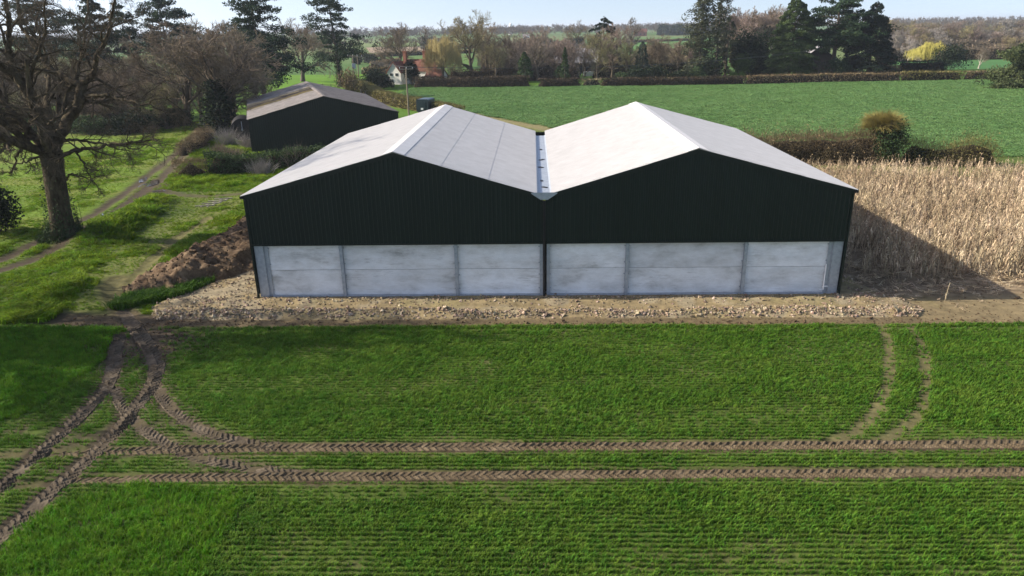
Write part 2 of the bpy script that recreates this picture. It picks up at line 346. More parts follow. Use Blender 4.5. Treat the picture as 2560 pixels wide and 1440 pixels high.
RAPE = [(-34.5, 158), (-13, 139), (1, 115), (12, 92), (24, 84.5), (60, 84), (90, 86), (160, 120), (190, 194), (118, 196), (60, 196.5), (15, 198.5), (-32, 205)]
SHED = (-16.39, 17.61, 39.59, 64.4)
BANK = smooth(P2([(225, 600), (290, 560), (350, 535), (398, 512)]), 1)
VERGE = P2([(-200, 830), (250, 800), (330, 700), (230, 640), (100, 640), (-200, 720)])
BCX, BCY = -36.1, 91.7; BDX = np.array([.935, .354]); BDY = np.array([-.354, .935])
def gh(x, y):
    x = np.asarray(x, float); y = np.asarray(y, float)
    h = (fbm(x, y, 9, 3, 3)-.5)*.22*sm(36, 46, y)*sm(-18.5, -24, x)
    h = h+.75*np.exp(-(pdist(x, y, BANK)/2.0)**2)
    h = h+.5*np.exp(-(pdist(x, y, [(-40, 44), (-30, 42), (-27.5, 38.5)])/2.6)**2)*(.5+fbm(x, y, 2.2, 8, 2))
    h = h-.10*np.exp(-(pdist(x, y, LA)/.55)**2)-.10*np.exp(-(pdist(x, y, LB)/.55)**2)
    for T in (T1, T2): h = h-.085*sm(.36, .25, pdist(x, y, T))+.02*np.exp(-((pdist(x, y, T)-.42)/.1)**2)
    for T, wd in ((C1, .2), (C2, .2), (D1, .28), (D2, .28), (U1, .34), (U2, .25)):
        h = h-.06*sm(wd+.14, wd, pdist(x, y, T))
    for T in (ARC1, ARC2): h = h-.03*sm(.5, .2, pdist(x, y, T))
    # rubble platform with two low ridges in front of the shed
    inr = inpoly(x, y, RUB)
    edge = pdist(x, y, RUB[3:9]); h = h+np.where(inr, .10*sm(0, .5, edge)+.15*np.exp(-((y-36.9-.9*(fbm(x, x*0, 2.5, 97, 3)-.5))/.33)**2)*(.2+1.5*vn(x, y, .7, 5))+.12*np.exp(-((y-38.7)/.42)**2)*(.3+1.3*vn(x, y, 1.1, 6)), 0)
    h = h+(fbm(x, y, .9, 21, 3)-.5)*.07*sm(60, 40, y)+(fbm(x, y, .45, 23, 2)-.5)*.09*np.exp(-(((x+19)/5)**2+((y-29)/6)**2))
    r = sm(300, 1600, y); h = h+r*(6*fbm(x, y, 520, 31, 2)-1.0)
    return h
# ------------------------------------------------------------------ ground sheet
def axis(segs):
    out = [segs[0][0]]
    for a, b, st in segs:
        n = max(1, int(round((b-a)/st))); out += list(a+(b-a)*(np.arange(n)+1)/n)
    return np.array(out)
def geo(a, b, s0, g):
    out = [a]; s = s0
    while out[-1] < b: out.append(out[-1]+s); s *= g
    return np.array(out[1:])
gx = np.concatenate([-60-geo(0, 7000, .6, 1.18)[::-1], axis([(-60, -30, .36), (-30, 27, .165), (27, 60, .45)]), 60+geo(0, 7000, .7, 1.18)])
gy = np.concatenate([14-geo(0, 300, .3, 1.3)[::-1], axis([(14, 44, .165), (44, 72, .3), (72, 122, .6), (122, 230, 2.0)]), 230+geo(0, 8000, 2.5, 1.14)])
X, Y = np.meshgrid(gx, gy)
Z = gh(X, Y)
gm = MB(); gm.grid(np.stack([X, Y, Z], -1))
ground = gm.obj('ground', m_ground, smooth=True); tag(ground, 'farm ground of grass, bare soil and far pasture', 'ground', kind='structure')
SOIL = np.array([.108, .083, .047]); MUD = np.array([.058, .045, .029]); TAN = np.array([.215, .168, .092]); GRASS = np.array([.070, .100, .022])
WSOIL = np.array([.058, .084, .017]); PAST = np.array([.085, .150, .020]); YEL = np.array([.115, .140, .026]); MOSS = np.array([.17, .145, .06])
def zone_col(x, y):
    def mixc(C, c, wgt): return C*(1-wgt[..., None])+c*wgt[..., None]
    n1 = fbm(x, y, 3.2, 41, 4); n2 = fbm(x, y, 1.1, 43, 4); n3 = fbm(x, y, 40, 47, 3)
    C = np.broadcast_to(GRASS, x.shape+(3,)).copy()
    C = mixc(C, YEL, sm(.45, .65, n1)*.6)
    # pasture left of the lane
    left = inpoly(x, y, [(-54, 117), (-41.5, 77), (-38.5, 62), (-41, 48), (-120, 40), (-140, 118)])
    C = mixc(C, np.array([.095, .150, .016]), left*1.0); C = mixc(C, np.array([.14, .14, .035]), left*sm(.52, .66, fbm(x, y*2.2, 7, 51, 3))*.5)
    far = sm(118, 126, y)
    C = mixc(C, np.array([.060, .115, .026]), inpoly(x, y, RAPE)*1.0)
    C = mixc(C, np.array([.072, .140, .018]), far*(1-inpoly(x, y, RAPE)))
    vfar = sm(235, 250, y)
    vor = vn(np.round(x/170+.3*np.sin(y/90)), np.round(y/140), 1.0, 61)
    F1 = np.where((vor < .33)[..., None], np.array([.080, .135, .040]), np.where((vor < .66)[..., None], np.array([.060, .118, .030]), np.array([.105, .140, .050])))
    C = C*(1-vfar[..., None])+F1*vfar[..., None]
    # maize ground
    mz = inpoly(x, y, [(18, 36.0), (19, 74), (75, 71), (75, 36.0)])
    C = mixc(C, np.array([.15, .112, .07]), mz*1.0); C = mixc(C, np.array([.26, .20, .125]), mz*sm(.5, .7, n2)*.7)
    # grass lane behind and strip before the rape
    C = mixc(C, np.array([.20, .165, .085]), sm(3.2, .6, pdist(x, y, [(-36, 161), (-13, 137), (3, 112)]))*.8)
    # wheat field
    fld = sm(35.45, 35.15, y+.2*(n2-.5)); C = mixc(C, WSOIL, fld); C = mixc(C, SOIL, fld*sm(.55, .72, n2)*.35)
    # bare headland strip
    hd = sm(35.1, 35.4, y+.35*(n2-.5))*sm(37.6, 36.6, y+.5*(n1-.5))*sm(-30, -26, x)
    C = mixc(C, SOIL*1.15, hd*sm(-26, -19, x)); C = mixc(C, MUD, hd*sm(-17, -21, x))
    hr = sm(35.1, 35.4, y)*sm(40.0, 38.6, y+1.2*(n1-.5))*sm(19.5, 21.5, x); C = mixc(C, TAN*.85, hr); C = mixc(C, MOSS, hr*sm(.45, .6, n1)*.8)
    # rubble platform
    rb = inpoly(x+.5*(n2-.5), y+.4*(n2-.5), RUB)*1.0; C = mixc(C, TAN, rb); C = mixc(C, np.array([.235, .195, .125]), rb*sm(.5, .62, n2)); C = mixc(C, np.array([.21, .175, .085]), rb*sm(.55, .7, n1)*.7)
    # mud of the tracks
    for T, wd, k, c in ((T1[2:], .34, 1, SOIL), (T2[2:], .31, 1, SOIL), (T1, .26, .7, SOIL), (T2, .26, .7, SOIL), (C1, .46, .95, MUD*1.25), (C2, .44, .9, MUD*1.25), (D1, .5, 1, MUD*1.15), (D2, .52, 1, MUD*1.15), (U1, .65, 1, MUD), (U2, .55, .8, SOIL), (ARC1, .30, .6, SOIL*1.25), (ARC2, .30, .6, SOIL*1.25), (LA, .52, 1, MUD*.9), (LB, .58, 1, MUD*.9), (LC, .7, .7, MUD*1.2)):
        C = mixc(C, c, k*sm(wd+.25, wd-.2, pdist(x, y, T)+.5*(n2-.5)))
    trp = inpoly(x, y, [(-19.5, 31), (-16.0, 28.5), (-12, 24.4), (-12, 21.9), (-17.5, 20.8), (-22, 20), (-27, 22), (-20.5, 28)])*1.0; C = mixc(C, MUD*1.1, trp*sm(.50, .66, n2)*.7)
    jx = np.exp(-(((x+19.8)/2.4)**2+((y-33.2)/2.4)**2)); C = mixc(C, MUD*1.05, np.clip(jx*1.6, 0, 1)*sm(.35, .55, n2+.12))
    sc = sm(2.6, 1.0, pdist(x, y, [(-41, 75), (-38.5, 70), (-37, 66)])+.8*(n2-.5)); C = mixc(C, MUD, sc*.9)
    # scrub soil by the old barn
    sb = np.exp(-(((x+39)/5)**2+((y-92)/9)**2)); C = mixc(C, np.array([.15, .125, .075]), np.clip(sb*1.4, 0, 1)*.8)
    # brown patches in the verge
    vp = sm(4.5, 1.5, pdist(x, y, [(-26, 64), (-28, 58), (-26.5, 46), (-25.5, 40)])+2.2*(n1-.5)); C = mixc(C, np.array([.15, .15, .05]), vp*.45)
    return np.clip(C, .01, .8)
ca = ground.data.attributes.new('Col', 'FLOAT_COLOR', 'POINT')
CC = np.concatenate([zone_col(X, Y), np.ones(X.shape+(1,))], -1).reshape(-1, 4); ca.data.foreach_set('color', CC.ravel().astype(np.float32))

# ------------------------------------------------------------------ scatter (countless small things: one object each)
def scatter(name, pts, scl, rot, protos, mat, label, cat):
    n = len(pts); me = bpy.data.meshes.new(name); me.vertices.add(n); me.vertices.foreach_set('co', np.asarray(pts, np.float32).ravel())
    scl = np.asarray(scl, np.float32)
    if scl.ndim == 1: scl = np.repeat(scl[:, None], 3, 1)
    rot = np.asarray(rot, np.float32)
    if rot.ndim == 1: rot = np.stack([rot*0, rot*0, rot], 1)
    a = me.attributes.new('scl', 'FLOAT_VECTOR', 'POINT'); a.data.foreach_set('vector', scl.ravel())
    a = me.attributes.new('rot', 'FLOAT_VECTOR', 'POINT'); a.data.foreach_set('vector', rot.ravel())
    a = me.attributes.new('idx', 'INT', 'POINT'); a.data.foreach_set('value', np.random.default_rng(n).integers(0, len(protos), n).astype(np.int32))
    me.update(); me.materials.append(mat)
    o = bpy.data.objects.new(name, me); COL.objects.link(o)
    g = bpy.data.node_groups.new(name, 'GeometryNodeTree')
    g.interface.new_socket('Geometry', in_out='INPUT', socket_type='NodeSocketGeometry'); g.interface.new_socket('Geometry', in_out='OUTPUT', socket_type='NodeSocketGeometry')
    N = g.nodes; L = g.links; gi = N.new('NodeGroupInput'); go = N.new('NodeGroupOutput'); ip = N.new('GeometryNodeInstanceOnPoints'); jn = N.new('GeometryNodeJoinGeometry')
    for k, mesh in enumerate(protos):
        po = bpy.data.objects.new(name+'_unit', mesh); oi = N.new('GeometryNodeObjectInfo'); oi.inputs['Object'].default_value = po; oi.inputs['As Instance'].default_value = True
        L.new(oi.outputs['Geometry'], jn.inputs[0])
    def na(nm, ty):
        q = N.new('GeometryNodeInputNamedAttribute'); q.data_type = ty; q.inputs['Name'].default_value = nm; return [s for s in q.outputs if s.enabled][0]
    L.new(gi.outputs[0], ip.inputs['Points']); L.new(jn.outputs[0], ip.inputs['Instance']); ip.inputs['Pick Instance'].default_value = True
    L.new(na('idx', 'INT'), ip.inputs['Instance Index']); L.new(na('scl', 'FLOAT_VECTOR'), ip.inputs['Scale'])
    er = N.new('FunctionNodeEulerToRotation'); L.new(na('rot', 'FLOAT_VECTOR'), er.inputs[0]); L.new(er.outputs[0], ip.inputs['Rotation'])
    L.new(ip.outputs[0], go.inputs[0])
    md = o.modifiers.new('scatter', 'NODES'); md.node_group = g
    return tag(o, label, cat, kind='stuff')
def blades(seed, n, rad, h, wd, lean, mat, name, ysq=1.0):
    rng = np.random.default_rng(seed); mb = MB()
    a = rng.uniform(0, 6.283, n); r = rad*np.sqrt(rng.uniform(0, 1, n)); b = np.stack([r*np.cos(a), r*np.sin(a)*ysq, np.zeros(n)], 1)
    hh = h*rng.uniform(.6, 1.15, n); la = rng.uniform(0, 6.283, n); ln = lean*hh*rng.uniform(.3, 1.2, n)
    d = np.stack([np.cos(la), np.sin(la), np.zeros(n)], 1); sd = np.stack([-np.sin(la+rng.normal(0, .8, n)), np.cos(la), np.zeros(n)], 1)*wd
    m = b+d*ln[:, None]*.35; m[:, 2] = hh*.62; t = b+d*ln[:, None]; t[:, 2] = hh*rng.uniform(.75, 1.0, n)
    V = np.stack([b-sd, b+sd, m+sd*.8, m-sd*.8, t], 1).reshape(-1, 3); q = np.arange(n)[:, None]*5
    mb.add(V, q+[0, 1, 2, 3]); mb.add(V*1.0, q+[3, 2, 4]) if False else None
    V2 = np.stack([m-sd*.8, m+sd*.8, t], 1).reshape(-1, 3); mb.add(V2, np.arange(n*3).reshape(-1, 3))
    return mb.mesh(name, mat)
rng = np.random.default_rng(7)
ALLTR = [(P2([(420, 1126)])+T1[2:], .28), (P2([(370, 1197)])+T2[2:], .25), (T1, .10), (T2, .10), (D1, .34), (D2, .36), (C1, .26), (C2, .24), (U1, .5)]
def field_pts():
    P = []
    for y0 in np.arange(14.6, 35.3, .225):
        x = np.arange(-34, 30, .072); x = x+rng.uniform(-.05, .05, len(x)); y = y0+rng.normal(0, .028, len(x)); P.append(np.stack([x, y], 1))
    P = np.concatenate(P); x, y = P.T
    vis = (np.abs(x-(-.0)) < 5+y*.78); P = P[vis]; x, y = P.T
    lush = inpoly(x, y, [(-9.6, 10), (-9.9, 19.0), (-10.0, 20.6), (-14, 21.2), (-16.5, 19.5), (-18, 17)]) | inpoly(x, y, [(-21.5, 35.1), (-21.0, 30), (-21.5, 26), (-23, 22), (-40, 22), (-40, 35.1)])
    d = np.full(len(x), 9.0); keep = np.ones(len(x), bool)
    n = fbm(x, y, 1.0, 71, 3)
    for T, wd in ALLTR:
        dd = pdist(x, y, T); keep &= dd > wd+.25*(n-.5); d = np.minimum(d, dd-wd)
    for T in (ARC1, ARC2): keep &= (pdist(x, y, T)+.22*(n-.5) > .25) | (rng.uniform(0, 1, len(x)) < .24)
    sp = fbm(x*.45, y, 1.6, 73, 4)
    thin = .03+.20*sm(.56, .74, sp)+.30*np.exp(-(((x-1)/8)**2+((y-25.9)/1.1)**2))+.5*np.exp(-(((x+6)/3)**2+((y-20.4)/.5)**2))
    tri = inpoly(x, y, [(-19, 31), (-16.0, 28.5), (-12, 24.4), (-12, 21.9), (-17.5, 20.8), (-22, 20), (-27, 22), (-19.5, 28)])
    thin = np.where(tri, .08+.4*(n-.5), thin); mud = np.exp(-(((x+19.6)/2.6)**2+((y-33.4)/2.4)**2)); thin = np.maximum(thin, np.clip(1.25*mud, 0, .93))
    thin = np.maximum(thin, .8*np.exp(-((y-34.55)/.14)**2))
    thin = np.where(lush, thin*.25, thin)
    keep &= rng.uniform(0, 1, len(x)) > np.where(tri | (mud > .2), np.maximum(thin, .85*sm(.62, .71, fbm(x, y, .7, 77, 3))), thin)
    return P[keep], lush[keep], d[keep], sp[keep]
FP, lush, fd, fsp = field_pts()
wt = [blades(100+k, 14, .100, .160, .0088, .7, m_wheat, 'wheat_tuft', .52) for k in range(4)]
lt = [blades(120+k, 15, .085, .22, .0085, .7, m_lush, 'lush_tuft') for k in range(4)]
def put(name, q, protos, mat, label, cat, smin, smax, extra=None, row=False):
    n = len(q); s = rng.uniform(smin, smax, n)
    if extra is not None: s = s*extra
    return scatter(name, np.stack([q[:, 0], q[:, 1], gh(q[:, 0], q[:, 1])-.005], 1), s, rng.integers(0, 2, n)*math.pi+rng.normal(0, .16, n) if row else rng.uniform(0, 6.28, n), protos, mat, label, cat)
q = FP[~lush]; ex = np.clip(.62+.45*sm(0, .8, fd[~lush]), .6, 1.1)*(1.10-.30*sm(.42, .66, fsp[~lush]))
put('wheat_crop', q, wt, m_wheat, 'young green cereal crop growing in drilled rows across the front field', 'crop', .75, 1.25, ex, True)
put('lush_wheat_crop', FP[lush], lt, m_lush, 'taller brighter green cereal beside the muddy wheel tracks on the left', 'crop', .8, 1.3)
# verge grass left of the shed
def vpts():
    n = 80000; x = rng.uniform(-62, -15.5, n); y = 35.8+(rng.uniform(0, 1, n)**1.5)*92; ok = (x > -12-y*.63)
    x, y = x[ok], y[ok]; nn = fbm(x, y, 2.6, 81, 3)
    d = np.minimum(np.minimum(pdist(x, y, LA), pdist(x, y, LB)), 9); ok = d > .58+.4*(nn-.4)
    ok &= pdist(x, y, U1)+.8*(nn-.5) > .9; ok &= pdist(x, y, U2)+.6*(nn-.5) > .35; ok &= pdist(x, y, LC)+(nn-.5) > .6
    ok &= ~inpoly(x, y, RUB); ok &= pdist(x, y, HEAP) > 2.6; ok &= ~((y < 37.2+1.2*(nn-.5)) & (x > -27)); ok &= ~((x > -16.4) & (y < 66))
    past = inpoly(x, y, [(-54, 117), (-41.5, 77), (-38.5, 62), (-41, 48), (-120, 40), (-140, 118)])
    lc = BDX@np.stack([x-BCX, y-BCY]); lc2 = BDY@np.stack([x-BCX, y-BCY]); ok &= ~((lc > -.3) & (lc2 > -.3) & (lc < 19))
    track = inpoly(x, y, P2([(250, 800), (330, 700), (560, 540), (640, 480), (450, 480), (420, 530), (250, 650), (170, 780)]))
    hgt = .45+.8*sm(.45, .68, nn); hgt = np.where(past, .42*hgt, hgt); hgt = np.where(track, .48*hgt, hgt)
    ok &= rng.uniform(0, 1, len(x)) < np.where(past, .8, 1.0)
    hgt = hgt*(1+.35*np.exp(-(pdist(x, y, BANK)/2)**2))*(.4+.6*sm(.4, 2.0, d))
    return np.stack([x, y], 1)[ok], hgt[ok]*(1+.006*y[ok])
VP, vh = vpts()
vt = [blades(140+k, 22, .26, .26, .016, 1.1, m_verge, 'verge_tuft') for k in range(5)]
put('verge_grass', VP, vt, m_verge, 'rough tussocky grass over the bank and verge left of the shed', 'grass', .75, 1.3, vh)
# weeds at the foot of the spoil heap
n = 900; x = rng.normal(-22.6, 1.1, n); y = 40.2+rng.normal(0, .95, n)+(x+22.6)*.85; ok = (np.hypot((x+22.6)/2.2, (y-40.2-(x+22.6)*.85)/1.5) < 1) & ~inpoly(x, y, RUB)
wd_ = [blades(160+k, 26, .22, .42, .022, .8, m_weed, 'weed_clump') for k in range(3)]
put('weeds', np.stack([x, y], 1)[ok], wd_, m_weed, 'bright green weeds growing at the foot of the soil heap', 'weeds', .7, 1.35)
# rape field
def leafy(seed, n, rad, h, sz, mat, name):
    r2 = np.random.default_rng(seed); mb = MB(); a = r2.uniform(0, 6.28, n); r = rad*np.sqrt(r2.uniform(0, 1, n))
    mb.cards(np.stack([r*np.cos(a), r*np.sin(a), h*r2.uniform(.35, 1, n)*(1-.4*(r/rad)**2)], 1), sz*r2.uniform(.7, 1.3, n), r2, .62, nrm=np.array([[0, 0, 1.]]), spread=.28); return mb.mesh(name, mat)
n = 105000; x = rng.uniform(-36, 150, n); y = 84+114*rng.uniform(0, 1, n)**1.25
ok = inpoly(x, y, RAPE) & (x < 8+y*.70); x, y = x[ok], y[ok]; ok = pdist(x, y, [(-36, 161), (-13, 137), (3, 112)])+2*(fbm(x, y, 4, 91, 2)-.5) > 1.1; x, y = x[ok], y[ok]
rt = [leafy(180+k, 32, .50, .24, .165, m_rape, 'rape_plant') for k in range(5)]
put('rape_crop', np.stack([x, y], 1), rt, m_rape, 'leafy blue-green crop covering the big field behind the shed', 'crop', .75, 1.3, (.62+.6*fbm(x, y, 3.5, 93, 3)+.0018*(y-84)))
# maize
def stalk(seed):
    r2 = np.random.default_rng(seed); mb = MB(); h = r2.uniform(1.7, 2.25); ld_ = r2.normal(0, .10, 2)
    p = np.array([[0, 0, 0], [ld_[0]*.4, ld_[1]*.4, h*.5], [ld_[0]*h, ld_[1]*h, h]]); mb.tube(p, [.016, .014, .007], 4)
    for k in range(7):
        t = .25+.68*k/7; b = p[0]*(1-t)+p[2]*t; a = r2.uniform(0, 6.28); L = r2.uniform(.35, .65); d = np.array([math.cos(a), math.sin(a), 0]); s_ = np.array([-d[1], d[0], 0])*r2.uniform(.022, .042)
        q = np.array([b, b+d*L*.28+[0, 0, .10], b+d*L*.45+[0, 0, -.12], b+d*L*.5+[0, 0, -.5*r2.uniform(.5, 1.1)]])
        V = np.concatenate([q-s_, q+s_]); V[3] = V[7]-s_*.2; mb.add(V, [[0, 1, 5, 4], [1, 2, 6, 5], [2, 3, 7, 6]])
    for k in range(4):
        a = r2.uniform(0, 6.28); mb.sticks([p[2]], [p[2]+[.12*math.cos(a), .12*math.sin(a), .22]], .012)
    return mb.mesh('maize_stalk', m_maize)
st = [stalk(200+k) for k in range(9)]
x, y = np.meshgrid(np.arange(19.3, 78, .62), np.arange(40.6, 74.2, .22)); x = x.ravel()+rng.normal(0, .07, x.size); y = y.ravel()+rng.normal(0, .08, y.size)
nn = fbm(x, y, 4, 95, 3); front = 42.4+2.0*(nn-.5); ok = (y > front) & (x > 19.6+.5*(nn-.5)-.0*(y)) & (x < 6+y*.80) & (rng.uniform(0, 1, x.size) < np.where(nn > .62, .35, .92))
ok &= ~((x < 22.5) & (y < 52) & (rng.uniform(0, 1, x.size) < .5)); ok &= y < 73.5-3.5*sm(44, 50, x)+.8*(nn-.5)
x, y = x[ok], y[ok]; n = len(x); rr = np.stack([rng.normal(0, .09, n), rng.normal(0, .09, n), rng.uniform(0, 6.28, n)], 1)
lean = rng.uniform(0, 1, n) < .07; rr[lean, 0] += rng.normal(0, .6, lean.sum())
scatter('maize_crop', np.stack([x, y, gh(x, y)], 1), rng.uniform(.66, 1.02, n), rr, st, m_maize, 'standing dead straw-coloured maize beside the shed', 'maize')
n = 620; x = rng.uniform(19.5, 40, n); y = 37.2+rng.beta(2.4, 1.6, n)*8.0; rr = np.stack([1.45+rng.normal(0, .1, n), rng.normal(0, .1, n), rng.uniform(0, 6.28, n)], 1)
scatter('maize_litter', np.stack([x, y, gh(x, y)+.05], 1), rng.uniform(.3, .75, n)*np.where(y < 39.5, .55, 1), rr, st, m_maize, 'broken maize stalks lying flat on the soil edge', 'straw')
# rubble
def stone(seed):
    r2 = np.random.default_rng(seed); mb = MB(); V = np.array([[-1,-1,-1],[1,-1,-1],[1,1,-1],[-1,1,-1],[-1,-1,1],[1,-1,1],[1,1,1],[-1,1,1]], float)*[.5, .38, .28]; V += r2.normal(0, .11, V.shape)
    V[4:] *= [.75, .75, 1]; mb.add(V, [[0,3,2,1],[4,5,6,7],[0,1,5,4],[1,2,6,5],[2,3,7,6],[3,0,4,7]]); return mb.mesh('stone', m_stone)
sts = [stone(300+k) for k in range(8)]
n = 42000; x = rng.uniform(-23, 22, n); y = 36.0+rng.uniform(0, 1, n)**1.9*14; ok = inpoly(x, y, RUB) & ((y < 39.75) | (x < -16.7) | (x > 17.9)); x, y = x[ok], y[ok]
wdr = .9*(fbm(x, x*0, 2.5, 97, 3)-.5); den = .14+.9*np.exp(-((y-36.8-wdr)/.42)**2)+.55*np.exp(-((y-38.8)/.5)**2)+1.0*(x < -16.6)*sm(.3, .55, fbm(x, y, 1.2, 99, 2))+.5*(x > 18.5); den *= .15+1.2*fbm(x, y, 1.4, 98, 3)
ok = rng.uniform(0, 1, len(x)) < den; x, y = x[ok], y[ok]; n = len(x)
scatter('rubble', np.stack([x, y, gh(x, y)+.012], 1), np.clip(.045*np.exp(rng.normal(.25, .5, n)), .03, .22)*np.where(np.abs(y-36.8) < .45, 1.25, 1.0), rng.uniform(-.6, 6.28, (n, 3)), sts, m_stone, 'broken brick and flint rubble spread along the foot of the shed', 'rubble')
# tread strips: chevron lugs pressed into the mud, real relief
def tread(name, pts, wd, pitch, amp, label, seed, fade=0.0):
    pts = np.array(pts); wob_ = seed > 2; d = np.hypot(*np.diff(pts, axis=0).T); s = np.concatenate([[0], np.cumsum(d)]); Lt = s[-1]; ns = int(Lt/.055)
    u = np.linspace(0, Lt, ns); px = np.interp(u, s, pts[:, 0]); py = np.interp(u, s, pts[:, 1])
    k = np.ones(9)/9; px2 = np.convolve(np.pad(px, 4, 'edge'), k, 'valid'); py2 = np.convolve(np.pad(py, 4, 'edge'), k, 'valid')
    tx = np.gradient(px2); ty = np.gradient(py2); l = np.hypot(tx, ty)+1e-9; nx, ny = -ty/l, tx/l
    v = np.linspace(-1, 1, 19); U, Vv = np.meshgrid(u, v, indexing='ij'); off = (fbm(u, u*0, 2.2, seed+40, 3)-.5)*(.30 if wob_ else .06); px2 = px2+nx*off; py2 = py2+ny*off; wd = wd*(1+(.45 if wob_ else .15)*(fbm(u, u*0+9, 1.6, seed+50, 3)-.5))[:, None]
    wd = wd*1.22
    Xs = px2[:, None]+nx[:, None]*v*wd; Ys = py2[:, None]+ny[:, None]*v*wd
    wob = .25*(fbm(U, Vv*wd, .6, seed, 2)-.5)
    ph = ((U-np.abs(Vv)*wd*.75+np.where(Vv > 0, pitch*.5, 0))/pitch+wob) % 1.0
    lugm = sm(0, .16, ph)*sm(.56, .40, ph)*sm(.80, .66, np.abs(Vv))
    wear = (.15+1.35*fbm(U, Vv*wd, 1.3, seed+3, 3))*(sm(.24, .42, fbm(U, Vv*wd*.5, .9, seed+13, 3)) if wob_ else 1)
    zz = -.050+amp*lugm*wear+.05*sm(.60, .76, np.abs(Vv))*(.4+vn(U, Vv, .25, seed+5))-.13*sm(.80, 1.0, np.abs(Vv))+.05*(fbm(U, Vv*wd, .3, seed+9, 3)-.5)
    zz = zz+(-.03+.10*(fbm(Xs, Ys, .8, seed+60, 3)-.5)-.02*sm(.60, .76, np.abs(Vv)) if wob_ else 0); zz = zz-(.075*sm(fade, 0, U) if fade else 0); mb = MB(); mb.grid(np.stack([Xs, Ys, zz+.035], -1)); o = mb.obj(name, m_mudt if wob_ else m_tread, smooth=False); return tag(o, label, 'wheel track', kind='structure')
tread('tyre_track', P2([(150, 1130), (400, 1126)])+T1[2:], .285, .285, .055, 'farther straight wheel track with deep chevron tread', 1, 5.0)
tread('tyre_track', P2([(130, 1206), (380, 1197)])+T2[2:], .26, .27, .045, 'nearer straight wheel track with worn chevron tread', 2, 4.5)
tread('tyre_track', D1, .31, .29, .080, 'upper diagonal muddy wheel track curving to the gap', 3)
tread('tyre_track', D2, .32, .30, .085, 'lower diagonal muddy wheel track with chunky tread', 4)
tread('tyre_track', C1, .29, .27, .050, 'curved wheel track joining the farther straight track', 5)
tread('tyre_track', C2, .27, .27, .050, 'curved wheel track joining the nearer straight track', 6)
tread('tyre_track', U1, .38, .29, .05, 'muddy wheel track climbing towards the grass verge', 7)
# puddles
def puddle(px, py, a, b, rz, label):
    p = at(px, py); mb = MB(); n = 22; r2 = np.random.default_rng(int(px)); an = np.arange(n)*6.283/n; rr = 1+.25*r2.normal(size=n)*.6
    xx = a*rr*np.cos(an); yy = b*rr*np.sin(an); V = np.stack([p[0]+xx*math.cos(rz)-yy*math.sin(rz), p[1]+xx*math.sin(rz)+yy*math.cos(rz), np.full(n, float(gh(p[0], p[1]))+.035)], 1)
    V = np.vstack([V, [p[0], p[1], V[0, 2]]]); mb.add(V, [[k, (k+1) % n, n] for k in range(n)]); tag(mb.obj('puddle', m_water), label, 'puddle', kind='structure')
puddle(360, 448, .55, 1.5, .35, 'pale puddle in the left wheel rut of the lane'); puddle(374, 460, .7, 1.9, .1, 'larger bright puddle in the right wheel rut of the lane')
puddle(398, 479, .75, .35, 0, 'small puddle beside the lane on the grass'); puddle(505, 313, .9, 3.2, .45, 'bright water in the far end of the lane'); puddle(256, 546, .14, 1.1, .45, 'narrow wet rut in the lane')

# ------------------------------------------------------------------ the new twin-span shed
XL, XR, Y0, YB = SHED; XM = .57; EH = 6.26; RH = 8.62; XA, XB = -7.75, 8.95; HP = 3.31
shed = thing('farm_shed', 'large new twin-span shed with pale roofs, dark green cladding and concrete wall panels', 'shed', (XM, Y0, 0))
SO = np.array([XM, Y0, 0.])
def part(mb, name, mat, par=None, smooth=False, lab=None):
    o = mb.obj(name, mat, par or shed, smooth)
    if (par or shed) is shed: pass
    if lab: o['label'] = lab
    return o
def roofz(x):
    if x < XM: return EH+(RH-EH)*max(0, 1-abs(x-XA)/(XA-XL if x < XA else XM-.5-XA))
    return EH+(RH-EH)*max(0, 1-abs(x-XB)/(XB-XM-.5 if x < XB else XR-XB))
# cladding: box-profile sheets
def clad(mb, a, b, zlo, zhi, pitch=.25, dep=.035, nrm=(0, -1), top=None):
    a = np.array(a, float); b = np.array(b, float); L = np.hypot(*(b-a)); n = int(L/pitch); t = []; dd = []
    for k in range(n):
        for f, o in ((0, 0), (.52, 0), (.62, 1), (.90, 1)): t.append((k+f)/n); dd.append(o*dep)
    t.append(1.0); dd.append(0); t = np.array(t); dd = np.array(dd); p = a+(b-a)*t[:, None]+np.array(nrm)*dd[:, None]
    zt = np.array([top(q) for q in p[:, 0]]) if top else np.full(len(t), zhi)
    G = np.stack([np.column_stack([p, np.full(len(t), zlo)]), np.column_stack([p, zt])], 0); mb.grid(G)
for a, b in ((XL, XM-.07), (XM+.07, XR)):
    mb = MB(); clad(mb, (a-SO[0], -.10), (b-SO[0], -.10), HP, 0, top=lambda q: roofz(q+SO[0])-.06); part(mb, 'gable_cladding', m_clad)
    mb = MB(); xs = XA if a < XM-1 else XB
    for p, q in ((a if a < XM-1 else XM+.5, xs), (xs, b if b > XM+1 else XM-.5)):
        zz = [roofz(p), roofz(q)]; mb.beam((p-SO[0], -.145, zz[0]-.11), (q-SO[0], -.145, zz[1]-.11), .09, .26, up=(0, 0, 1))
    part(mb, 'barge_board', m_trim)
mb = MB(); mb.box((0, -.13, HP+.02), (XR-XL, .10, .07)); part(mb, 'drip_flashing', m_trim)
for sx, nx in ((XL, -1), (XR, 1)):
    mb = MB(); clad(mb, (sx-SO[0]+nx*.02, -.1), (sx-SO[0]+nx*.02, YB-Y0), .25, EH-.1, nrm=(nx, 0)); mb.box((sx-SO[0]+nx*.04, -.12, EH/2), (.10, .12, EH-.1)); part(mb, 'side_cladding', m_clad)
    mb = MB(); mb.box((sx-SO[0]+nx*.16, (YB-Y0)/2-.1, EH-.10), (.20, YB-Y0+.3, .14)); part(mb, 'eaves_gutter', m_black)
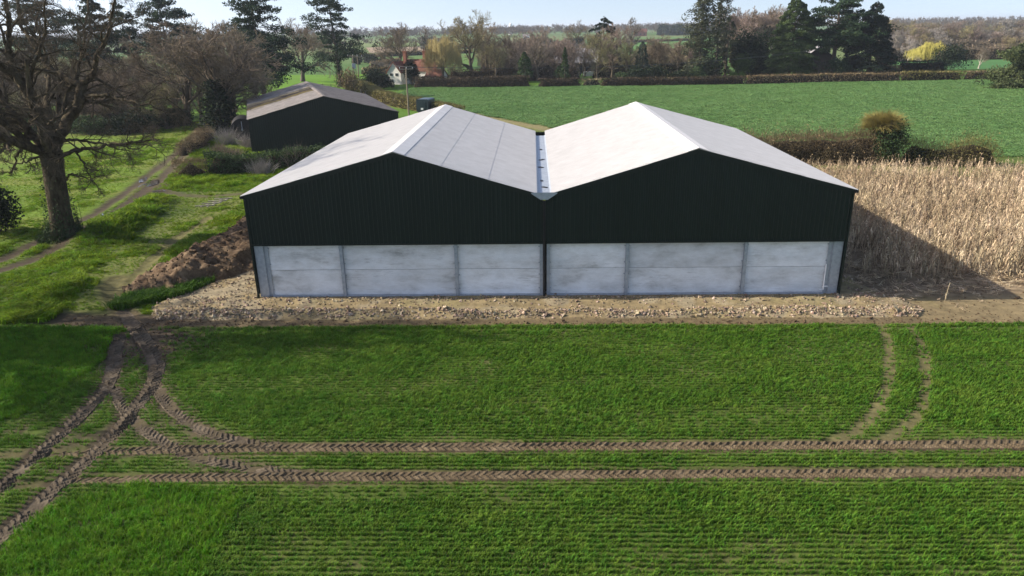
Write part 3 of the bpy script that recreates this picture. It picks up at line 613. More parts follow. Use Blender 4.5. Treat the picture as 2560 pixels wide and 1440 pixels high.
mb = MB(); clad(mb, (XR-SO[0], YB-Y0), (XL-SO[0], YB-Y0), .25, 0, nrm=(0, 1), top=lambda q: roofz(min(max(q+SO[0], XL), XR))-.06); part(mb, 'rear_cladding', m_clad)
# roofs: rows of corrugated sheets, each row lapping over the one below
def slope(xe, xr, cells, name):
    mb = MB(); yy = np.arange(Y0-.28, YB+.25, .0365); ph = ((yy/.146) % 1.0); wv = .024*np.cos(ph*2*math.pi)
    for k in range(cells):
        t0, t1 = k/cells, (k+1)/cells
        x0 = xe+(xr-xe)*t0; x1 = xe+(xr-xe)*min(1, t1+.02); z0 = EH+(RH-EH)*t0+.022; z1 = EH+(RH-EH)*min(1, t1+.02)+.010
        if k == 0: x0 = x0+(x0-xr)*.012; z0 -= .02
        A = np.column_stack([np.full(len(yy), x0-SO[0]), yy-SO[1], z0+wv]); B = np.column_stack([np.full(len(yy), x1-SO[0]), yy-SO[1], z1+wv])
        A2 = A.copy(); A2[:, 2] -= .012; mb.grid(np.stack([A2, A, B], 0))
    return part(mb, name, m_roof)
slope(XL-.12, XA, 3, 'roof_slope'); slope(XM-.5, XA, 3, 'roof_slope'); slope(XM+.5, XB, 3, 'roof_slope'); slope(XR+.12, XB, 3, 'roof_slope')
for xr in (XA, XB):
    mb = MB()
    for sgn in (-1, 1):
        s_ = (RH-EH)/8.6; P = np.array([[[xr-SO[0]+sgn*o, y-SO[1], RH+.046-s_*1.06*abs(o)+(.0 if o else .02)] for o in (0, .62)] for y in np.linspace(Y0-.33, YB+.3, 30)]); mb.grid(P)
        e = P[:, 1].copy(); e2 = e.copy(); e2[:, 2] -= .022; mb.grid(np.stack([e, e2], 1))
    part(mb, 'ridge_cap', m_roof)
# valley gutter of galvanised steel with a stop end
mb = MB(); prof = [(-.60, EH+.02), (-.33, EH-.20), (.33, EH-.20), (.60, EH+.02)]
mb.grid(np.array([[[o, y-Y0, z] for o, z in prof] for y in (Y0-.30, YB-1.2)])); vg = part(mb, 'valley_gutter', m_galv)
mb = MB(); V = np.array([[o*1.22, -.31, z] for o, z in [(-.60, EH+.05), (-.60, EH-.01), (-.17, EH-.36), (.17, EH-.36), (.60, EH-.01), (.60, EH+.05)]]); V2 = V+[0, .012, 0]
mb.add(np.vstack([V, V2]), [[0, 1, 2, 3, 4, 5][::1]]); mb.add(V2, [[5, 4, 3, 2, 1, 0]]); part(mb, 'gutter_stop_end', m_galv, vg)
mb = MB(); mb.tube([(0, -.2, EH-.45), (0, -.2, .1)], .075, 8); part(mb, 'downpipe', m_black)
rl = np.random.default_rng(5)
for y in (2.2, 4.1, 8.6, 11.5, 16.0): mb = MB(); mb.box((rl.uniform(-.1, .1), y, EH-.18), (rl.uniform(.1, .22), rl.uniform(.2, .5), .03), rl.uniform(0, 3)); part(mb, 'gutter_debris', m_black, vg)
# columns and concrete panels
cx = [XL+.42, -11.25, -4.55, XM-.17, XM+.23, 5.35, 12.1, XR-.48]
def ibeam(mb, x, w=.26, d=.30, y=-.04):
    mb.box((x-SO[0], y-d/2, HP/2), (w, .022, HP)); mb.box((x-SO[0], y+d/2, HP/2), (w, .022, HP)); mb.box((x-SO[0], y, HP/2), (.022, d-.03, HP))
for k, x in enumerate(cx):
    if k in (0, 7): continue
    mb = MB(); ibeam(mb, x, .19, .16, .03); part(mb, 'steel_column', m_galv)
for sgn, x in ((-1, XL), (1, XR)):
    mb = MB(); mb.box((x-SO[0]-sgn*.33, -.02, HP/2), (.50, .02, HP)); mb.box((x-SO[0]-sgn*.06, .10, HP/2), (.02, .24, HP)); mb.box((x-SO[0]-sgn*.60, .15, HP/2), (.02, .36, HP)); mb.box((x-SO[0]-sgn*.72, .06, HP/2), (.22, .02, HP)); part(mb, 'corner_column', m_galv)
rp = np.random.default_rng(11)
edges = [(XL+.72, cx[1]), (cx[1], cx[2]), (cx[2], cx[3]), (cx[4], cx[5]), (cx[5], cx[6]), (cx[6], XR-.72)]
for a, b in edges:
    for z0, z1 in ((.16, 1.715), (1.735, HP+.1)):
        mb = MB(); mb.box(((a+b)/2-SO[0], .19, (z0+z1)/2), (b-a-.06, .14, z1-z0)); pn = part(mb, 'concrete_panel', m_conc)
        for xx in (a+.13, b-.13):
            for zz in ((z1-.34), (z0+.36)): mb = MB(); mb.box((xx-SO[0], .11, zz), (.07, .02, .06)); part(mb, 'fixing_cleat', m_galv, pn)
    mb = MB(); mb.box(((a+b)/2-SO[0], .0, .14), (b-a-.2, .16, .05)); mb.box(((a+b)/2-SO[0], -.075, .07), (b-a-.2, .03, .14)); part(mb, 'base_angle', m_galv)
mb = MB(); x = XR-.86-SO[0]; mb.tube([(x, -.02, 1.9), (x+.02, -.02, .34)], .035, 8); mb.tube([(x+.02, -.02, .36), (x-.2, -.02, .36)], .03, 8); mb.box((x+.1, -.02, .55), (.3, .04, .06)); part(mb, 'white_pipe', m_white)
mb = MB(); mb.box((0, .45, .06), (XR-XL-.3, .3, .12)); part(mb, 'plinth', m_conc)

# ------------------------------------------------------------------ the older green barn
barn = thing('old_barn', 'older dark green barn with weathered mossy grey roof behind the new shed', 'barn', (BCX, BCY, 0), math.atan2(BDX[1], BDX[0]))
BW, BL, BE, BR = 18.9, 30.5, 4.5, 6.95
def broof(x): return BE+(BR-BE)*(1-abs(x-BW/2)/(BW/2))
mb = MB(); clad(mb, (0, 0), (BW, 0), .1, 0, pitch=.28, dep=.04, top=lambda q: broof(q)-.03); part(mb, 'gable_cladding', m_clad, barn)
mb = MB(); clad(mb, (0, BL), (0, 0), .1, BE, pitch=.28, nrm=(-1, 0)); mb.box((0, 0, BE/2), (.14, .14, BE)); part(mb, 'side_cladding', m_clad, barn)
mb = MB(); clad(mb, (BW, 0), (BW, BL), .1, BE, pitch=.28, nrm=(1, 0)); mb.box((BW, 0, BE/2), (.14, .14, BE)); part(mb, 'side_cladding', m_clad, barn)
mb = MB(); clad(mb, (BW, BL), (0, BL), .1, 0, pitch=.28, nrm=(0, 1), top=lambda q: broof(q)-.03); part(mb, 'gable_cladding', m_clad, barn)
# mossy aged roof material: lichen band across the far end of the left slope
def mossroof():
    m = M('mossy_fibre_cement', [(.165, .150, .137), (.225, .205, .188), (.29, .265, .243)], scale=1.0, rough=.95, bump=.4, bscale=20, detail=9, spec=.15)
    t = m.node_tree; N = t.nodes; L = t.links; b = N['Principled BSDF']; src = b.inputs['Base Color'].links[0].from_socket
    tc = N.new('ShaderNodeTexCoord').outputs['Object']; sp = N.new('ShaderNodeSeparateXYZ'); L.new(tc, sp.inputs[0])
    n = N.new('ShaderNodeTexNoise'); mp = N.new('ShaderNodeMapping'); mp.inputs['Scale'].default_value = (.25, 1.0, 1); L.new(tc, mp.inputs[0]); L.new(mp.outputs[0], n.inputs[0]); n.inputs['Scale'].default_value = .9; n.inputs['Detail'].default_value = 8
    ad = N.new('ShaderNodeMath'); ad.operation = 'MULTIPLY_ADD'; ad.inputs[1].default_value = 9.0; L.new(n.outputs[0], ad.inputs[0]); L.new(sp.outputs[1], ad.inputs[2])
    r = N.new('ShaderNodeValToRGB'); e = r.color_ramp.elements
    mr = N.new('ShaderNodeMapRange'); mr.inputs[1].default_value = 10; mr.inputs[2].default_value = 25; L.new(ad.outputs[0], mr.inputs[0]); L.new(mr.outputs[0], r.inputs[0])
    for p, c in ((.32, (1, 1, 1)), (.40, (.62, .58, .40)), (.48, (.52, .45, .18)), (.56, (.22, .20, .19)), (.68, (.25, .23, .21)), (.78, (.85, .78, .52)), (.92, (.95, .88, .66))):
        q = e.new(p); q.color = (*c, 1)
    e.remove(e[0]); 
    x = N.new('ShaderNodeMix'); x.data_type = 'RGBA'; x.blend_type = 'MULTIPLY'; x.inputs[0].default_value = 1; L.new(src, x.inputs[6]); L.new(r.outputs[0], x.inputs[7]); L.new(x.outputs[2], b.inputs['Base Color'])
    return m
m_moss = mossroof()
for sgn, mt, lb in ((-1, m_moss, 'weathered roof slope with moss and dark lichen towards the far end'), (1, m_roof2, 'plain grey roof slope facing away from the sun')):
    mb = MB(); yy = np.arange(-.3, BL+.3, .0365*2); wv = .03*np.cos((yy/.292 % 1)*2*math.pi)
    for k in range(4):
        t0, t1 = k/4, min(1, (k+1)/4+.02); xe = BW/2+sgn*(BW/2+.25); xr = BW/2; f = lambda t: xe+(xr-xe)*t
        A = np.column_stack([np.full(len(yy), f(t0)), yy, BE-.05+(BR-BE+.05)*t0+.05+wv]); B = np.column_stack([np.full(len(yy), f(t1)), yy, BE-.05+(BR-BE+.05)*t1+.01+wv]); A2 = A-[0, 0, .03]; mb.grid(np.stack([A2, A, B], 0))
    o = part(mb, 'roof_slope', mt, barn); o['label'] = lb
mb = MB()
for sgn in (-1, 1): mb.grid(np.array([[[BW/2+sgn*o, y, BR+.07-.25*o] for o in (0, .35)] for y in np.linspace(-.3, BL+.3, 20)]))
part(mb, 'ridge_cap', m_roof2, barn)
mb = MB()
for p, q in ((0, BW/2), (BW/2, BW)): mb.beam((p, -.06, broof(p)-.08), (q, -.06, broof(q)-.08), .08, .22)
part(mb, 'barge_board', m_trim, barn)
mb = MB(); mb.box((-.22, BL/2, BE-.06), (.16, BL, .12)); mb.tube([(-.12, -.02, BE-.1), (-.12, -.02, .1)], .05, 6); part(mb, 'eaves_gutter', m_black, barn)
mb = MB(); mb.box((BW+.22, BL/2, BE-.06), (.16, BL, .12)); mb.tube([(BW+.12, -.02, BE-.1), (BW+.12, -.02, .1)], .05, 6); part(mb, 'eaves_gutter', m_black, barn)
# round black tank beside the barn
tk = thing('storage_tank', 'round black cylindrical tank lying on its side beside the old barn wall', 'tank', (-41.9, 103.5, 0), R(20.7))
mb = MB(); mb.tube([(0, 0, 1.75), (0, 5.5, 1.75)], 1.55, 28, cap=True); part(mb, 'tank_body', m_black, tk, True)
mb = MB(); mb.box((0, -.02, 2.3), (.10, .06, 1.2)); mb.tube([(0, -.06, 1.9), (0, -.06, 1.6)], .12, 8, cap=True); part(mb, 'pipe_fitting', m_galv, tk)
for y in (1, 4.4): mb = MB(); mb.box((0, y, .22), (2.4, .5, .44)); part(mb, 'cradle', m_conc, tk)

# ------------------------------------------------------------------ spoil heap
mb = MB(); HX, HY = np.meshgrid(np.arange(-28, -16.55, .12), np.arange(38.5, 68.5, .12)); dh = pdist(HX, HY, HEAP)
t = sm(38.8, 47, HY); wdt = 1.7+2.2*t; hh = (.42+.85*t)*(.75+.5*fbm(HX, HY, 3, 501, 3)); lump = (fbm(HX, HY, 1.0, 503, 4)-.5)*.9+np.maximum(0, vn(HX, HY, 1.9, 507)-.42)*.75+(fbm(HX, HY, .4, 509, 3)-.5)*.38
hz = hh*np.clip(1-(dh/wdt)**1.5, -.3, 1)+lump*sm(wdt*1.05, wdt*.7, dh)-.1+gh(HX, HY)*.6
hz = np.where((HX > -17.0), np.minimum(hz, .4), hz)
mb.grid(np.stack([HX, HY, hz], -1)); heap = mb.obj('spoil_heap', m_soil, smooth=True); tag(heap, 'long brown heap of dug soil beside the left wall of the shed', 'soil heap')

ii = rng.integers(0, HX.size, 5200); okc = (hz.ravel()[ii] > .12) & (HX.ravel()[ii] < -17.2); ii = ii[okc]; hp = np.column_stack([HX.ravel()[ii], HY.ravel()[ii], hz.ravel()[ii]+.01])
x = np.concatenate([rng.normal(-19.5, 3.0, 1500), rng.uniform(-26, 26, 1500), rng.uniform(20, 44, 900)]); y = np.concatenate([rng.normal(32.5, 2.8, 1500), 35.3+rng.exponential(.45, 1500), rng.uniform(36, 41.5, 900)]); okc = ~inpoly(x, y, RUB); cp = np.column_stack([x[okc], y[okc], gh(x[okc], y[okc])+.005])
cl_pts = np.concatenate([hp, cp]); n = len(cl_pts); clod = [s_.copy() for s_ in sts[:5]]
for c in clod: c.materials.clear(); c.materials.append(m_soil)
scatter('soil_clods', cl_pts, np.clip(.05*np.exp(rng.normal(.2, .55, n)), .03, .26)*np.where(np.arange(n) < len(hp), 1.3, .75), rng.uniform(0, 6.28, (n, 3)), clod, m_soil, 'loose clods of soil on the heap and the bare headland', 'soil')
# ------------------------------------------------------------------ metal frame lying on the grass
fr = at(530, 518); fo = thing('metal_frame', 'pale metal frame of parallel bars lying on the grass by the soil heap', 'frame', (fr[0], fr[1], .32), R(10)); fo.scale = (.8, .8, .8)
for k in range(4):
    mb = MB(); y = -1.2+k*1.1; x = -.35+.42*k; mb.beam((x-1.1, y, .08), (x+.95, y+.1, .08), .11, .11); part(mb, 'bar', m_pale, fo)
for x in (-.55, .15):
    mb = MB(); mb.beam((x-.3, -1.5, .0), (x+1.3, 2.3, .0), .09, .09); part(mb, 'cross_rail', m_pale, fo)
# lone maize stalk by the rubble
lp = at(2362, 753); lm = MB(); lm.tube([(0, 0, 0), (.03, 0, .6), (.10, .02, 1.1)], .02, 5); lm.tube([(.10, .02, 1.1), (.22, .02, 1.05), (.42, .0, .92)], .014, 4)
r2 = np.random.default_rng(4)
for k in range(5): a = r2.uniform(0, 6); z = .1+.1*k; lm.add([[.02, 0, z+.1], [.05, .03, z+.1], [.05+.1*math.cos(a), .1*math.sin(a), z-.1]], [[0, 1, 2]]); lm.add([[-.02, 0, z+.12], [.03, -.03, z+.12], [.02-.08*math.cos(a), .08*math.sin(a), z-.08]], [[0, 1, 2]])
tag(lm.obj('maize_stalk', m_maize, loc=(lp[0], lp[1], 0)), 'lone bent dead maize stalk standing on bare soil near the rubble end', 'maize stalk')

# ------------------------------------------------------------------ tree kit
def grow(W, T, rg, p, d, L, r, lev, prm):
    """one branch and its children; W wood mesh, T twig mesh; prm = per-level dicts"""
    q = prm[lev]; n = q['n']; pts = [np.array(p, float)]; d = np.array(d, float); d /= np.linalg.norm(d)
    for k in range(n):
        d = d+rg.normal(0, q['w'], 3)+np.array([0, 0, q['up']]); d /= np.linalg.norm(d); pts.append(pts[-1]+d*L/n)
    pts = np.array(pts); tt = np.linspace(0, 1, n+1); rad = r*(1-tt*(1-q['end']))
    (W if q['wood'] else T).tube(pts, rad, q['k'])
    if lev+1 < len(prm): kids(W, T, rg, pts, rad, L, lev+1, prm, q['c'])
def kids(W, T, rg, pts, rad, L, lev, prm, nc, tmin=.25):
    q = prm[lev]; n = len(pts)-1
    for k in range(nc):
        t = tmin+(1-tmin)*((k+rg.uniform(0, 1))/nc); f = t*n; i = min(n-1, int(f)); b = pts[i]*(1-f+i)+pts[i+1]*(f-i); ax = pts[i+1]-pts[i]; ax = ax/(np.linalg.norm(ax)+1e-9)
        s = rg.normal(size=3); s -= ax*(s@ax); s /= np.linalg.norm(s); a = R(rg.uniform(*q['a'])); d = ax*math.cos(a)+s*math.sin(a)
        rr = (rad[i]*(1-f+i)+rad[i+1]*(f-i))*q['rr']; grow(W, T, rg, b, d, L*q['l']*rg.uniform(.65, 1.15)*(1.1-.45*t), max(rr, q['rm']), lev, prm)
def bare(seed, h=10.0, spread=1.0, trunk=.28, dens=1.0, r0=.34, up=.06, twr=.028, limbs=9, ang=(28, 62), mats=None, ivy=0.0, wind=.10):
    rg = np.random.default_rng(seed); W = MB(); T = MB()
    prm = [dict(n=6, w=.05, up=.03, end=.35, wood=1, k=8, c=limbs), dict(n=6, w=wind*1.3, up=up, end=.35, wood=1, k=5, c=int(7*dens), a=ang, l=.62*spread, rr=.55, rm=.06),
           dict(n=4, w=.13, up=up*.8, end=.4, wood=1, k=4, c=int(6*dens), a=(25, 60), l=.55, rr=.6, rm=.035), dict(n=3, w=.15, up=.04, end=.4, wood=0, k=3, c=int(6*dens), a=(22, 58), l=.58, rr=.6, rm=twr),
           dict(n=2, w=.16, up=.02, end=.3, wood=0, k=3, c=0, a=(20, 60), l=.62, rr=.6, rm=twr*.75)]
    Ht = h*.72; d = np.array([rg.normal(0, .04), rg.normal(0, .04), 1]); pts = [np.zeros(3)]
    for k in range(7):
        d = d+rg.normal(0, .05, 3); d /= np.linalg.norm(d); pts.append(pts[-1]+d*Ht/7)
    pts = np.array(pts); tt = np.linspace(0, 1, 8); rad = r0*(1-tt*.8); rad[0] *= 1.35; pts[0][2] = -.3; W.tube(pts, rad, 9)
    kids(W, T, rg, pts, rad, h*.95, 1, prm, limbs, tmin=trunk); I = None
    if ivy:
        I = MB(); n = int(2600*ivy); t = rg.uniform(0, .8, n); f = t*7; i = f.astype(int); b = pts[i]*(1-(f-i))[:, None]+pts[i+1]*(f-i)[:, None]
        a = rg.uniform(0, 6.28, n); rr = r0*(1.1+1.6*rg.uniform(0, 1, n)**2)*(1.25-t)*(1+.6*ivy*vn(a*2, t*9, 1, seed)); I.cards(b+np.stack([rr*np.cos(a), rr*np.sin(a), rg.normal(0, .1, n)], 1), .26, rg, .8)
    for a_ in T.v+W.v[1:]: a_[:, 2] = np.maximum(a_[:, 2], .2)
    return W, T, I
def tree(name, label, cat, loc, W, T, mw_, mt_, I=None, crown='crown', group=None, rz=0, sc=(1, 1, 1)):
    r = thing(name, label, cat, loc, rz, group); r.scale = sc
    W.obj('trunk', mw_, r, True); T.obj(crown, mt_, r)
    if I is not None: I.obj('ivy', m_dshrub, r)
    return r
def conifer_pads(seed, h, spreadr, first=.4, npad=34, fs=.42, fpp=130, trunk_r=.38, lean=0.0, top=.5, thick=.55, droop=0.0, ivy=0.0):
    """tall open conifer: bare trunk, level limbs carrying flat plates of needles"""
    rg = np.random.default_rng(seed); W = MB(); T = MB(); tt = np.linspace(0, 1, 9); pts = np.column_stack([lean*h*tt**1.4+rg.normal(0, .10, 9)*tt, rg.normal(0, .10, 9)*tt, h*tt-.2*(tt == 0)])
    W.tube(pts, trunk_r*(1-tt*.85), 8); at_ = lambda t: np.array([np.interp(t, tt, pts[:, k]) for k in range(3)]); a0 = 0
    for k in range(npad):
        t = first+(1-first)*((k+rg.uniform(-.3, .3))/npad); t = min(max(t, first), 1); a0 += 2.4+rg.normal(0, .4); env = (1-(t-first)/(1-first))**.75*(1-top)+top*(1-max(0, (t-.8)/.2)**2*.8); L = spreadr*max(.12, env)*rg.uniform(.32, 1.22)
        b = at_(t); d = np.array([math.cos(a0), math.sin(a0), rg.uniform(-.22, .34)-droop]); e = b+d*L; m_ = (b+e)/2+[0, 0, .06*L]
        W.tube([b, m_, e], [trunk_r*.28*(1.1-t), trunk_r*.2*(1.1-t)+.02, .025], 4)
        for j in range(3):
            f = (.50, .78, 1.0)[j]; c = b*(1-f)+e*f+rg.normal(0, .16, 3)*[1, 1, .4]; ra = L*rg.uniform(.24, .40)+.35; n = int(fpp*.75*(ra/1.3)**1.5)+24
            if rg.uniform() < .16: continue
            g = rg.normal(size=(n, 3)); g /= np.linalg.norm(g, axis=1)[:, None]; g *= rg.uniform(0, 1, n)[:, None]**.4
            nb_ = rg.integers(4, 8); bc = rg.normal(0, .52, (nb_, 3))*[ra, ra, ra*thick*.42]; bc[:, 2] += -.12*np.hypot(bc[:, 0], bc[:, 1])
            T.cards(c+bc[rg.integers(0, nb_, n)]+g*[ra*.52, ra*.52, ra*(.16+thick*.26)]+[0, 0, .1], fs*1.15*rg.uniform(.7, 1.25, n), rg, .6, nrm=np.array([[0, 0, 1.]]), spread=1.0)
    I = None
    if ivy:
        I = MB(); n = int(1500*ivy); t = rg.uniform(0, .4, n); a = rg.uniform(0, 6.28, n); b = np.stack([np.interp(t, tt, pts[:, k]) for k in range(3)], 1); rr = trunk_r*(1.1+1.2*rg.uniform(0, 1, n)); I.cards(b+np.stack([rr*np.cos(a), rr*np.sin(a), a*0], 1), .3, rg, .8)
    return W, T, I
def conifer_cone(seed, h, rad, nb=150, n=9000, fs=.5, power=.8, low=.03, trunk_r=.5, jag=.3):
    rg = np.random.default_rng(seed); W = MB(); T = MB(); W.tube([(0, 0, -.2), (0, 0, h*.5), (0, 0, h*.97)], [trunk_r, trunk_r*.6, .04], 8)
    per = int(1.7*n/nb)
    for k in range(nb):
        t = low+(1-low)*(k+rg.uniform(0, 1))/nb; a = rg.uniform(0, 6.28); L = rad*((1-t)**power)*rg.uniform(1-jag, 1+jag*.6)+.25; d = np.array([math.cos(a), math.sin(a), 0.]); s = np.array([-d[1], d[0], 0.])
        m_ = int(per*(.35+1.5*(1-t))); u = rg.uniform(.25, 1, m_)**.6; wv = (1-u*.55)*L*.33
        c = np.array([0, 0, h*t])+d*(u*L)[:, None]+s*(rg.normal(0, .55, m_)*wv)[:, None]+np.array([0, 0, 1.])*((.10*u-.26*u*u)*L+rg.normal(0, .16, m_))[:, None]
        T.cards(c, fs*rg.uniform(.6, 1.3, m_), rg, .42, nrm=(d*.4+[0, 0, .8])[None], spread=.7)
        if k % 2 == 0: W.tube([(0, 0, h*t), tuple(np.array([0, 0, h*t])+d*L*.8-[0, 0, .1*L])], [.07, .02], 3)
    g = rg.normal(size=(40, 3)); T.cards(np.column_stack([rg.normal(0, .08, 60), rg.normal(0, .08, 60), h*rg.uniform(.93, 1.03, 60)]), fs*.6, rg, .4)
    return W, T
def lumps(seed, n, size, rx, ry, rz, nl=9, z0=0.0, shell=.55, fs_asp=.7, M_=None):
    """leaves over a cluster of uneven lobes"""
    rg = np.random.default_rng(seed); T = M_ or MB(); per = n//nl
    for k in range(nl):
        a = rg.uniform(0, 6.28); f = rg.uniform(0, .62); c = np.array([rx*f*math.cos(a), ry*f*math.sin(a), z0+rz*rg.uniform(.25, .78)]); s = rg.uniform(.38, .62)
        g = rg.normal(size=(per, 3)); g /= np.linalg.norm(g, axis=1)[:, None]; w_ = rg.uniform(0, 1, per)**(1-shell)
        pz = c+g*w_[:, None]*[rx*s, ry*s, rz*s*.8]; pz[:, 2] = np.maximum(pz[:, 2], .05); T.cards(pz, size*rg.uniform(.6, 1.35, per), rg, fs_asp, nrm=g, spread=1.1)
    return T
def shrub(name, label, cat, loc, rx, ry, h, n, size, mat, seed, group=None, twigs=0, tm=None, stem=True):
    r = thing(name, label, cat, loc, 0, group); rg = np.random.default_rng(seed)
    T = lumps(seed, n, size, rx, ry, h, nl=11); T.obj('foliage', mat, r); W = MB(); k = 40+twigs
    A = np.column_stack([rg.normal(0, rx*.15, k), rg.normal(0, ry*.15, k), np.full(k, -.1)]); g = rg.normal(size=(k, 3)); g[:, 2] = np.abs(g[:, 2])+.4; g /= np.linalg.norm(g, axis=1)[:, None]
    W.sticks(A, A+g*[rx*1.0, ry*1.0, h*1.0]*rg.uniform(.6, 1.05, (k, 1)), .03); W.obj('stem', tm or m_bark2, r); return r
def hedge(name, label, pts, wd, h, mat, seed, dens=60, size=.2, group=None, ragged=.25, sticks=0.35, top=0.0, mat2=None, cat='hedge'):
    """a run of hedge: dark inner body, outside a skin of leaves and twig ends"""
    rg = np.random.default_rng(seed); pts = np.array(pts, float); d = np.hypot(*np.diff(pts, axis=0).T); s = np.concatenate([[0], np.cumsum(d)]); Lt = s[-1]
    r = thing(name, label, cat, (float(pts[0][0]), float(pts[0][1]), 0), 0, group); o = np.array([pts[0][0], pts[0][1], 0]); hf = lambda u: h*(1+ragged*(2*fbm(u, u*0+seed, 3.5, seed, 3)-1)); wf = lambda u: wd*(1+.5*ragged*(2*fbm(u, u*0+seed+9, 2.5, seed+1, 2)-1))
    n = int(Lt*(2*h+wd)*dens); u = rg.uniform(0, Lt, n); x = np.interp(u, s, pts[:, 0]); y = np.interp(u, s, pts[:, 1]); i = np.clip(np.searchsorted(s, u)-1, 0, len(d)-1); dx = np.diff(pts, axis=0)[i]/d[i][:, None]; nx = np.stack([-dx[:, 1], dx[:, 0]], 1)
    a = rg.uniform(0, 1, n)*(2*h+wd); H_ = hf(u); Wd = wf(u)
    side = np.where(a < h, -1, np.where(a > h+wd, 1, 0)); off = np.where(side == 0, rg.uniform(-.5, .5, n)*Wd, side*Wd*.5); z = np.where(side == 0, H_, rg.uniform(0, 1, n)*H_)
    taper = 1-.18*(z/H_); off = off*taper; jn = rg.normal(0, .09, n)*ragged*4; off = off+np.where(side != 0, side*jn, 0); z = z+np.where(side == 0, jn+top*rg.exponential(1, n)*.5, 0)
    nr = np.column_stack([nx*side[:, None], (side == 0)*1.0]); C = np.column_stack([x, y, np.maximum(z, .04)])+np.column_stack([nx*off[:, None], np.zeros(n)])-o; C[:, 2] += gh(x, y)
    m_ = rg.uniform(0, 1, n) < sticks; T = MB(); T.cards(C[~m_], size*rg.uniform(.6, 1.3, (~m_).sum()), rg, .65, nrm=nr[~m_], spread=.9)
    g = nr[m_]*.7+rg.normal(0, .5, (m_.sum(), 3))+[0, 0, .55]; g /= np.linalg.norm(g, axis=1)[:, None]; T.sticks(C[m_]-g*size*1.2, C[m_]+g*size*rg.uniform(.8, 2.2, (m_.sum(), 1)), size*.07)
    T.obj('foliage', mat, r); Cb = MB(); uu = np.linspace(0, Lt, max(3, int(Lt/1.0))); xx = np.interp(uu, s, pts[:, 0]); yy = np.interp(uu, s, pts[:, 1]); i = np.clip(np.searchsorted(s, uu)-1, 0, len(d)-1); dx = np.diff(pts, axis=0)[i]/d[i][:, None]; nx = np.stack([-dx[:, 1], dx[:, 0]], 1); hh = hf(uu)*.88; ww = wf(uu)*.82; hh[0] = hh[-1] = .05; ww[[0, -1]] *= .4
    G = np.stack([np.column_stack([xx+nx[:, 0]*ww*f-o[0], yy+nx[:, 1]*ww*f-o[1], hh*zf-.05+gh(xx, yy)]) for f, zf in ((-.5, 0), (-.44, .6), (-.3, 1), (.3, 1), (.44, .6), (.5, 0))], 1); Cb.grid(G); Cb.obj('stem', m_core, r, True)
    return r

